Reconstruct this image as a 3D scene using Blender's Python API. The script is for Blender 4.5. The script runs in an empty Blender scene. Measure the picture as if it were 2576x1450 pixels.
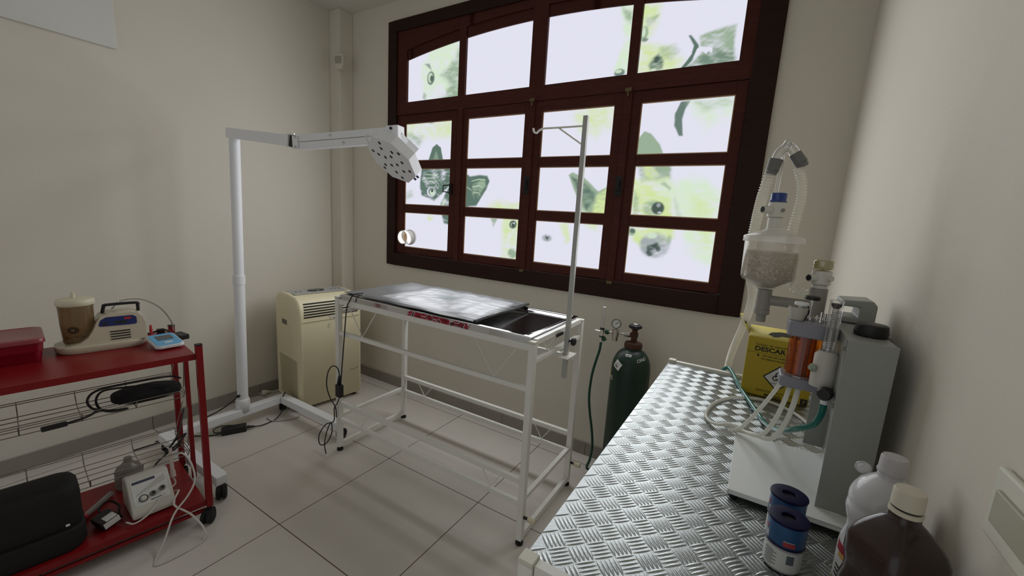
import bpy, bmesh, math, random
import numpy as np
from mathutils import Vector, Matrix, noise

# ------------------------------------------------------------------ camera, world, exposure, lights
S = bpy.context.scene
COL = S.collection
random.seed(7)
CAMH = 1.3434
def set_camera():
    yaw, pitch, roll, f = -0.5381572769795648, 0.16796080136319963, 0.06079221160503548, 1031.5956597798233
    cy, sy = math.cos(yaw), math.sin(yaw)
    Rz = np.array([[cy, -sy, 0], [sy, cy, 0], [0, 0, 1]])
    Bm = np.array([[1, 0, 0], [0, 0, -1], [0, 1, 0.]])
    cp, sp = math.cos(pitch), math.sin(pitch)
    P = np.array([[1, 0, 0], [0, cp, -sp], [0, sp, cp]])
    cr, sr = math.cos(roll), math.sin(roll)
    Q = np.array([[cr, -sr, 0], [sr, cr, 0], [0, 0, 1]])
    M = Q @ P @ Bm @ Rz
    cam = bpy.data.cameras.new('camera')
    cam.sensor_width = 36.0
    cam.lens = 36.0 * f / 2576.0
    cam.clip_start = 0.02
    o = bpy.data.objects.new('camera', cam)
    COL.objects.link(o)
    r, u, b = M[0], -M[1], -M[2]
    o.matrix_world = Matrix(((r[0], u[0], b[0], 0), (r[1], u[1], b[1], 0), (r[2], u[2], b[2], CAMH), (0, 0, 0, 1)))
    S.camera = o
set_camera()
S.view_settings.view_transform = 'Standard'
S.view_settings.look = 'None'
S.view_settings.gamma = 1.0
S.view_settings.use_curve_mapping = False
S.view_settings.exposure = 0.0
WINDOW_GLOW = 0.98          # daylight coming through the frosted film
wd = bpy.data.worlds.new('daylight')
wd.use_nodes = True
wd.node_tree.nodes['Background'].inputs[0].default_value = (0.93, 0.97, 1.0, 1)
wd.node_tree.nodes['Background'].inputs[1].default_value = 0.50
S.world = wd

DAY_WATTS = 1.05
def daylight(name, x, z, w, h, power):
    la = bpy.data.lights.new(name, 'AREA'); la.shape = 'RECTANGLE'; la.size = w; la.size_y = h
    la.energy = power; la.color = (0.95, 0.97, 1.0)
    o = bpy.data.objects.new(name, la); COL.objects.link(o)
    o.location = (x, 2.100, z); o.rotation_euler = (math.radians(-72), 0, 0)
for x in (-2.02, -1.476, -0.948, -0.399):      # daylight entering through every pane
    for z, h in ((1.218, 0.235), (1.520, 0.235), (1.822, 0.235), (2.240, 0.26)):
        daylight('window_daylight', x, z, 0.41, h, DAY_WATTS)

# ------------------------------------------------------------------ materials
def lin(c):
    return tuple((x / 12.92 if x <= 0.04045 else ((x + 0.055) / 1.055) ** 2.4) for x in c)
def hexc(h):
    return lin(tuple(int(h[i:i + 2], 16) / 255 for i in (0, 2, 4)))
_m = {}
def mat(name, col, rough=0.5, metal=0.0, bump=0.0, bscale=200.0, var=0.0, vscale=8.0, coat=0.0, trans=0.0, spec=0.5, ior=1.45, attr=None, emit=0.0):
    if name in _m:
        return _m[name]
    m = bpy.data.materials.new(name)
    m.use_nodes = True
    nt = m.node_tree
    b = nt.nodes['Principled BSDF']
    if isinstance(col, str):
        col = hexc(col)
    b.inputs['Base Color'].default_value = (*col, 1)
    b.inputs['Roughness'].default_value = rough
    b.inputs['Metallic'].default_value = metal
    b.inputs['Coat Weight'].default_value = coat
    b.inputs['Transmission Weight'].default_value = trans
    b.inputs['Specular IOR Level'].default_value = spec
    b.inputs['IOR'].default_value = ior
    tc = nt.nodes.new('ShaderNodeTexCoord')
    if bump or var:
        pass
    if bump:
        n = nt.nodes.new('ShaderNodeTexNoise'); n.inputs['Scale'].default_value = bscale; n.inputs['Detail'].default_value = 3
        nt.links.new(tc.outputs['Object'], n.inputs['Vector'])
        bp = nt.nodes.new('ShaderNodeBump'); bp.inputs['Strength'].default_value = bump; bp.inputs['Distance'].default_value = 0.002
        nt.links.new(n.outputs['Fac'], bp.inputs['Height']); nt.links.new(bp.outputs['Normal'], b.inputs['Normal'])
    if var:
        n = nt.nodes.new('ShaderNodeTexNoise'); n.inputs['Scale'].default_value = vscale; n.inputs['Detail'].default_value = 5
        nt.links.new(tc.outputs['Object'], n.inputs['Vector'])
        mx = nt.nodes.new('ShaderNodeMix'); mx.data_type = 'RGBA'
        mx.inputs['A'].default_value = (*[c * (1 - var) for c in col], 1)
        mx.inputs['B'].default_value = (*[min(1, c * (1 + var)) for c in col], 1)
        nt.links.new(n.outputs['Fac'], mx.inputs['Factor']); nt.links.new(mx.outputs['Result'], b.inputs['Base Color'])
    if attr:
        a = nt.nodes.new('ShaderNodeAttribute'); a.attribute_name = attr
        nt.links.new(a.outputs['Color'], b.inputs['Base Color'])
    _m[name] = m
    return m
def clear(name, tint=(1, 1, 1), fac=0.12, rough=0.05, haze=0.0, hazecol=(0.8, 0.8, 0.8), fres=0.55):
    """thin clear plastic: transparent with a gloss, optionally some milky diffuse"""
    if name in _m:
        return _m[name]
    m = bpy.data.materials.new(name); m.use_nodes = True
    nt = m.node_tree; nt.nodes.clear()
    out = nt.nodes.new('ShaderNodeOutputMaterial')
    t = nt.nodes.new('ShaderNodeBsdfTransparent'); t.inputs[0].default_value = (*tint, 1)
    g = nt.nodes.new('ShaderNodeBsdfGlossy'); g.inputs['Roughness'].default_value = rough
    lw = nt.nodes.new('ShaderNodeLayerWeight'); lw.inputs['Blend'].default_value = 0.35
    mul = nt.nodes.new('ShaderNodeMath'); mul.operation = 'MULTIPLY_ADD'; mul.inputs[1].default_value = fres; mul.inputs[2].default_value = fac
    nt.links.new(lw.outputs['Fresnel'], mul.inputs[0])
    m1 = nt.nodes.new('ShaderNodeMixShader')
    nt.links.new(mul.outputs[0], m1.inputs[0])
    base = t
    if haze > 0:
        d = nt.nodes.new('ShaderNodeBsdfDiffuse'); d.inputs[0].default_value = (*hazecol, 1)
        tl = nt.nodes.new('ShaderNodeBsdfTranslucent'); tl.inputs[0].default_value = (*hazecol, 1)
        dm = nt.nodes.new('ShaderNodeMixShader'); dm.inputs[0].default_value = 0.5
        nt.links.new(d.outputs[0], dm.inputs[1]); nt.links.new(tl.outputs[0], dm.inputs[2])
        hm = nt.nodes.new('ShaderNodeMixShader'); hm.inputs[0].default_value = haze
        nt.links.new(t.outputs[0], hm.inputs[1]); nt.links.new(dm.outputs[0], hm.inputs[2])
        base = hm
    nt.links.new(base.outputs[0], m1.inputs[1]); nt.links.new(g.outputs[0], m1.inputs[2])
    nt.links.new(m1.outputs[0], out.inputs[0])
    _m[name] = m
    return m

# ------------------------------------------------------------------ geometry builder
def V(*a): return Vector(a)
def cr(path, n=6):
    """Catmull-Rom through points"""
    p = [Vector(q) for q in path]
    if len(p) < 3: return p
    out = []
    for i in range(len(p) - 1):
        p0 = p[i - 1] if i else p[0] * 2 - p[1]
        p1, p2 = p[i], p[i + 1]
        p3 = p[i + 2] if i + 2 < len(p) else p[-1] * 2 - p[-2]
        for k in range(n):
            t = k / n
            out.append(0.5 * ((2 * p1) + (p2 - p0) * t + (2 * p0 - 5 * p1 + 4 * p2 - p3) * t * t + (3 * p1 - p0 - 3 * p2 + p3) * t ** 3))
    out.append(p[-1])
    return out
def frame(d):
    d = d.normalized()
    a = Vector((0, 0, 1)) if abs(d.z) < 0.9 else Vector((1, 0, 0))
    x = d.cross(a).normalized(); y = x.cross(d).normalized()
    return x, y
class B:
    def __init__(s): s.v = []; s.f = []; s.mi = []; s.m = 0; s.col = None
    def add(s, vs, fs):
        o = len(s.v); s.v += [Vector(q) for q in vs]
        s.f += [tuple(i + o for i in f) for f in fs]; s.mi += [s.m] * len(fs)
        return s
    def box(s, a, b):
        x0, y0, z0 = a; x1, y1, z1 = b
        return s.add([(x0, y0, z0), (x1, y0, z0), (x1, y1, z0), (x0, y1, z0), (x0, y0, z1), (x1, y0, z1), (x1, y1, z1), (x0, y1, z1)],
                     [(0, 3, 2, 1), (4, 5, 6, 7), (0, 1, 5, 4), (1, 2, 6, 5), (2, 3, 7, 6), (3, 0, 4, 7)])
    def hexa(s, lo, hi):
        """eight corners: four low counter-clockwise, four high"""
        return s.add(list(lo) + list(hi), [(0, 3, 2, 1), (4, 5, 6, 7), (0, 1, 5, 4), (1, 2, 6, 5), (2, 3, 7, 6), (3, 0, 4, 7)])
    def beam(s, p, q, w, h, up=(0, 0, 1)):
        p, q = Vector(p), Vector(q); d = (q - p).normalized()
        x = d.cross(Vector(up)).normalized(); y = x.cross(d).normalized()
        x = x * w / 2; y = y * h / 2
        return s.hexa([p - x - y, p + x - y, q + x - y, q - x - y], [p - x + y, p + x + y, q + x + y, q - x + y])
    def cyl(s, p, q, r0, r1=None, n=24, caps=True):
        p, q = Vector(p), Vector(q); r1 = r0 if r1 is None else r1
        x, y = frame(q - p); vs = []
        for c, r in ((p, r0), (q, r1)):
            vs += [c + (x * math.cos(2 * math.pi * i / n) + y * math.sin(2 * math.pi * i / n)) * r for i in range(n)]
        fs = [(i, (i + 1) % n, n + (i + 1) % n, n + i) for i in range(n)]
        if caps: fs += [tuple(reversed(range(n))), tuple(range(n, 2 * n))]
        return s.add(vs, fs)
    def tube(s, path, r, n=10, smooth=6, caps=True, rf=None):
        p = cr(path, smooth) if smooth else [Vector(q) for q in path]
        vs = []; x = None
        for i, c in enumerate(p):
            d = (p[min(i + 1, len(p) - 1)] - p[max(i - 1, 0)])
            if d.length < 1e-9: d = Vector((0, 0, 1))
            d.normalize()
            if x is None: x, _ = frame(d)
            x = (x - d * x.dot(d)); x = x.normalized() if x.length > 1e-6 else frame(d)[0]
            y = d.cross(x)
            rr = rf(i, len(p)) if rf else r
            vs += [c + (x * math.cos(2 * math.pi * k / n) + y * math.sin(2 * math.pi * k / n)) * rr for k in range(n)]
        fs = []
        for i in range(len(p) - 1):
            for k in range(n):
                fs.append((i * n + k, i * n + (k + 1) % n, (i + 1) * n + (k + 1) % n, (i + 1) * n + k))
        if caps: fs += [tuple(reversed(range(n))), tuple(range((len(p) - 1) * n, len(p) * n))]
        return s.add(vs, fs)
    def lathe(s, prof, c=(0, 0, 0), n=40, ax=(0, 0, 1), close=True):
        c = Vector(c); az = Vector(ax).normalized(); x, y = frame(az); vs = []
        for r, z in prof:
            vs += [c + az * z + (x * math.cos(2 * math.pi * k / n) + y * math.sin(2 * math.pi * k / n)) * r for k in range(n)]
        fs = []; m = len(prof)
        for i in range(m - 1):
            for k in range(n):
                fs.append((i * n + k, i * n + (k + 1) % n, (i + 1) * n + (k + 1) % n, (i + 1) * n + k))
        if close:
            if prof[0][0] > 1e-6: fs.append(tuple(reversed(range(n))))
            if prof[-1][0] > 1e-6: fs.append(tuple(range((m - 1) * n, m * n)))
        return s.add(vs, fs)
    def prism(s, poly, o, ax, ay, dep):
        o, ax, ay, dep = Vector(o), Vector(ax), Vector(ay), Vector(dep); n = len(poly)
        a = [o + ax * p[0] + ay * p[1] for p in poly]
        return s.add(a + [q + dep for q in a], [tuple(reversed(range(n))), tuple(range(n, 2 * n))] + [(i, (i + 1) % n, n + (i + 1) % n, n + i) for i in range(n)])
    def flat(s, poly, o, ax, ay):
        o, ax, ay = Vector(o), Vector(ax), Vector(ay)
        return s.add([o + ax * p[0] + ay * p[1] for p in poly], [tuple(range(len(poly)))])
    def grid(s, fn, nu, nv):
        vs = [fn(i / nu, j / nv) for j in range(nv + 1) for i in range(nu + 1)]; w = nu + 1
        return s.add(vs, [(j * w + i, j * w + i + 1, (j + 1) * w + i + 1, (j + 1) * w + i) for j in range(nv) for i in range(nu)])
    def ball(s, c, r, n=20, m=12):
        c = Vector(c); r = (r, r, r) if isinstance(r, (int, float)) else r; vs = []
        for j in range(m + 1):
            t = math.pi * j / m
            vs += [c + Vector((r[0] * math.sin(t) * math.cos(2 * math.pi * i / n), r[1] * math.sin(t) * math.sin(2 * math.pi * i / n), -r[2] * math.cos(t))) for i in range(n)]
        return s.add(vs, [(j * n + i, j * n + (i + 1) % n, (j + 1) * n + (i + 1) % n, (j + 1) * n + i) for j in range(m) for i in range(n)])
    def text(s, txt, size, o, ax, ay, bold=0.0, sx=1.0):
        cu = bpy.data.curves.new('t', 'FONT'); cu.body = txt; cu.size = size; cu.offset = bold; cu.resolution_u = 4
        ob = bpy.data.objects.new('t', cu); COL.objects.link(ob)
        dg = bpy.context.evaluated_depsgraph_get(); dg.update()
        me = bpy.data.meshes.new_from_object(ob.evaluated_get(dg))
        o, ax, ay = Vector(o), Vector(ax).normalized(), Vector(ay).normalized()
        s.add([o + ax * q.co.x * sx + ay * q.co.y for q in me.vertices], [tuple(p.vertices) for p in me.polygons])
        bpy.data.objects.remove(ob); bpy.data.curves.remove(cu); bpy.data.meshes.remove(me)
        return s
WM = {}
def obj(name, b, mats, parent=None, bevel=0.0, label=None, local=False, seg=2, ang=42, subd=0, solid=0.0):
    """link a builder as one mesh object; vertices are given in world space unless local"""
    me = bpy.data.meshes.new(name)
    W = WM.get(parent.name, Matrix()) if parent else Matrix()
    vs = b.v if (local or not parent) else [W.inverted() @ q for q in b.v]
    me.from_pydata([tuple(q) for q in vs], [], b.f)
    mats = mats if isinstance(mats, (list, tuple)) else [mats]
    for m in mats: me.materials.append(m)
    me.polygons.foreach_set('material_index', b.mi)
    me.polygons.foreach_set('use_smooth', [True] * len(b.f))
    bm = bmesh.new(); bm.from_mesh(me); bmesh.ops.remove_doubles(bm, verts=bm.verts, dist=1e-6); 
    bmesh.ops.recalc_face_normals(bm, faces=bm.faces); bm.to_mesh(me); bm.free()
    me.set_sharp_from_angle(angle=math.radians(ang))
    o = bpy.data.objects.new(name, me); COL.objects.link(o)
    if parent: o.parent = parent
    WM[o.name] = W
    if bevel:
        md = o.modifiers.new('bevel', 'BEVEL'); md.width = bevel; md.segments = seg; md.limit_method = 'ANGLE'; md.angle_limit = math.radians(35); md.harden_normals = True
    if solid:
        md = o.modifiers.new('thick', 'SOLIDIFY'); md.thickness = solid; md.offset = 0
    if subd:
        md = o.modifiers.new('sub', 'SUBSURF'); md.levels = subd; md.render_levels = subd
    if label: o['label'] = label
    return o
def tag(o, label, cat, group=None):
    o['label'] = label; o['category'] = cat
    if group: o['group'] = group
    return o
def thing(name, label, cat, loc=(0, 0, 0), rotz=0.0, group=None):
    o = bpy.data.objects.new(name, None); COL.objects.link(o)
    o.empty_display_size = 0.05
    o.location = loc; o.rotation_euler = (0, 0, rotz)
    WM[o.name] = Matrix.Translation(loc) @ Matrix.Rotation(rotz, 4, 'Z')
    return tag(o, label, cat, group)
def struct(name, b, m, parent=None, **k):
    o = obj(name, b, m, parent, **k)
    if not parent: o['kind'] = 'structure'
    return o

# ------------------------------------------------------------------ palette
M_white = mat('white_enamel', 'ecebe4', 0.35, var=0.04, vscale=14)
M_lampw = mat('white_powder_coat', 'eeeff2', 0.42, bump=0.15, bscale=500)
M_cap = mat('cream_plastic_cap', 'd9d7c8', 0.45)
M_black = mat('black_plastic', (0.012, 0.012, 0.012), 0.45)
M_rubber = mat('black_rubber', (0.010, 0.010, 0.010), 0.7)
M_chrome = mat('chrome', (0.75, 0.74, 0.72), 0.18, 1.0)
M_steel = mat('polished_steel', (0.66, 0.66, 0.67), 0.09, 1.0, bump=0.04, bscale=60)
M_red = mat('red_enamel', (0.21, 0.007, 0.010), 0.32, var=0.06, vscale=10, spec=0.35)
M_cream = mat('cream_plastic', 'd8d0b2', 0.45)
M_greyp = mat('grey_plastic', '8d8c86', 0.5)
M_paper = mat('white_paper', 'd6d6d2', 0.7)
M_ink = mat('black_ink', (0.015, 0.015, 0.016), 0.6)

# ------------------------------------------------------------------ room shell
XL, XR, YB, YF, ZC = -2.905, 0.25, 2.16, -1.9, 2.744
def plaster(name, col):
    m = mat(name, col, 0.85, bump=0.25, bscale=90, var=0.03, vscale=3)
    return m
M_wall = plaster('cream_plaster', (0.70, 0.655, 0.565))
M_ceil = plaster('ceiling_paint', (0.66, 0.645, 0.59))
def floor_mat():
    m = mat('porcelain_tile', (0.65, 0.605, 0.55), 0.36, var=0.08, vscale=5)
    nt = m.node_tree; b = nt.nodes['Principled BSDF']
    tc = nt.nodes.new('ShaderNodeTexCoord'); sx = nt.nodes.new('ShaderNodeSeparateXYZ'); nt.links.new(tc.outputs['Object'], sx.inputs[0])
    ds = []
    for ax, off in (('X', -1.5900), ('Y', 0.8509)):
        a = nt.nodes.new('ShaderNodeMath'); a.operation = 'SUBTRACT'; a.inputs[1].default_value = off - 10 * 0.605
        nt.links.new(sx.outputs[ax], a.inputs[0])
        d = nt.nodes.new('ShaderNodeMath'); d.operation = 'DIVIDE'; d.inputs[1].default_value = 0.605; nt.links.new(a.outputs[0], d.inputs[0])
        f = nt.nodes.new('ShaderNodeMath'); f.operation = 'FRACT'; nt.links.new(d.outputs[0], f.inputs[0])
        c = nt.nodes.new('ShaderNodeMath'); c.operation = 'PINGPONG'; c.inputs[1].default_value = 0.5; nt.links.new(f.outputs[0], c.inputs[0])
        ds.append(c)
    mn = nt.nodes.new('ShaderNodeMath'); mn.operation = 'MINIMUM'
    nt.links.new(ds[0].outputs[0], mn.inputs[0]); nt.links.new(ds[1].outputs[0], mn.inputs[1])
    lt = nt.nodes.new('ShaderNodeMath'); lt.operation = 'LESS_THAN'; lt.inputs[1].default_value = 0.0031; nt.links.new(mn.outputs[0], lt.inputs[0])
    old = b.inputs['Base Color'].links[0].from_socket
    mx = nt.nodes.new('ShaderNodeMix'); mx.data_type = 'RGBA'; mx.inputs['B'].default_value = (0.085, 0.065, 0.045, 1)
    nt.links.new(lt.outputs[0], mx.inputs['Factor']); nt.links.new(old, mx.inputs['A']); nt.links.new(mx.outputs['Result'], b.inputs['Base Color'])
    r = nt.nodes.new('ShaderNodeMath'); r.operation = 'MULTIPLY_ADD'; r.inputs[1].default_value = 0.4; r.inputs[2].default_value = 0.38
    nt.links.new(lt.outputs[0], r.inputs[0]); nt.links.new(r.outputs[0], b.inputs['Roughness'])
    return m
T = 0.15
struct('floor', B().box((XL - T, YF, -T), (XR + T, YB + T, 0)), floor_mat())
struct('ceiling', B().box((XL - T, YF - T, ZC), (XR + T, YB + T, ZC + T)), M_ceil)
struct('wall_left', B().box((XL - T, YF - T, 0), (XL, YB + T, ZC)), M_wall)
struct('wall_right', B().box((XR, YF - T, 0), (XR + T, YB + T, ZC)), M_wall)
WX0, WX1, WZ0, WZ1 = -2.385, -0.043, 0.954, 2.611
b = B()
b.box((XL, YB, 0), (WX0, YB + T, ZC)); b.box((WX1, YB, 0), (XR, YB + T, ZC))
b.box((WX0, YB, 0), (WX1, YB + T, WZ0)); b.box((WX0, YB, WZ1), (WX1, YB + T, ZC))
struct('wall_back', b, M_wall)
# boxed pipe chase in the corner
struct('trim_1', B().box((XL, 2.049, 0), (-2.786, YB, ZC)), M_wall, bevel=0.004)
M_base = mat('skirting_tile', (0.30, 0.275, 0.235), 0.45, var=0.08, vscale=6)
BH = 0.077
def skirting(name, runs, axis):
    b = B()
    for a in runs:
        b.box(*a)
    o = struct(name, b, M_base, bevel=0.0015)
    return o
ys = [YF] + [0.8509 + 0.605 * k for k in range(-4, 3)]
ys = sorted(y for y in ys if YF <= y < 2.04) + [2.049]
skirting('baseboard_left', [((XL, ys[i] + 0.001, 0), (XL + 0.009, ys[i + 1] - 0.001, BH)) for i in range(len(ys) - 1)], 1)
xs = [-2.786, -2.48, -1.9, -1.30, -0.72, -0.11, XR]
skirting('baseboard_back', [((xs[i] + 0.001, YB - 0.009, 0), (xs[i + 1] - 0.001, YB, BH)) for i in range(len(xs) - 1)], 0)
skirting('baseboard_right', [((XR - 0.009, ys[i] + 0.001, 0), (XR, min(ys[i + 1], 2.15) - 0.001, BH)) for i in range(len(ys) - 1)], 1)

# ------------------------------------------------------------------ window
def wood(name, c, rough=0.42):
    if name in _m: return _m[name]
    m = mat(name, c, rough, spec=0.14)
    nt = m.node_tree; b = nt.nodes['Principled BSDF']
    tc = nt.nodes.new('ShaderNodeTexCoord'); mp = nt.nodes.new('ShaderNodeMapping'); mp.inputs['Scale'].default_value = (3, 3, 30)
    n = nt.nodes.new('ShaderNodeTexNoise'); n.inputs['Scale'].default_value = 3; n.inputs['Detail'].default_value = 6
    nt.links.new(tc.outputs['Object'], mp.inputs[0]); nt.links.new(mp.outputs[0], n.inputs['Vector'])
    mx = nt.nodes.new('ShaderNodeMix'); mx.data_type = 'RGBA'
    mx.inputs['A'].default_value = (*[q * 0.6 for q in c], 1); mx.inputs['B'].default_value = (*[q * 1.4 for q in c], 1)
    nt.links.new(n.outputs['Fac'], mx.inputs['Factor']); nt.links.new(mx.outputs['Result'], b.inputs['Base Color'])
    return m
W_dark = wood('dark_casing_wood', (0.026, 0.011, 0.0075))
W_red = wood('mahogany_sash_wood', (0.066, 0.0175, 0.012))
M_brass = mat('aged_brass', (0.14, 0.10, 0.05), 0.45, 0.8)
M_iron = mat('dark_iron', (0.02, 0.018, 0.017), 0.5, 0.6)

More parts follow.
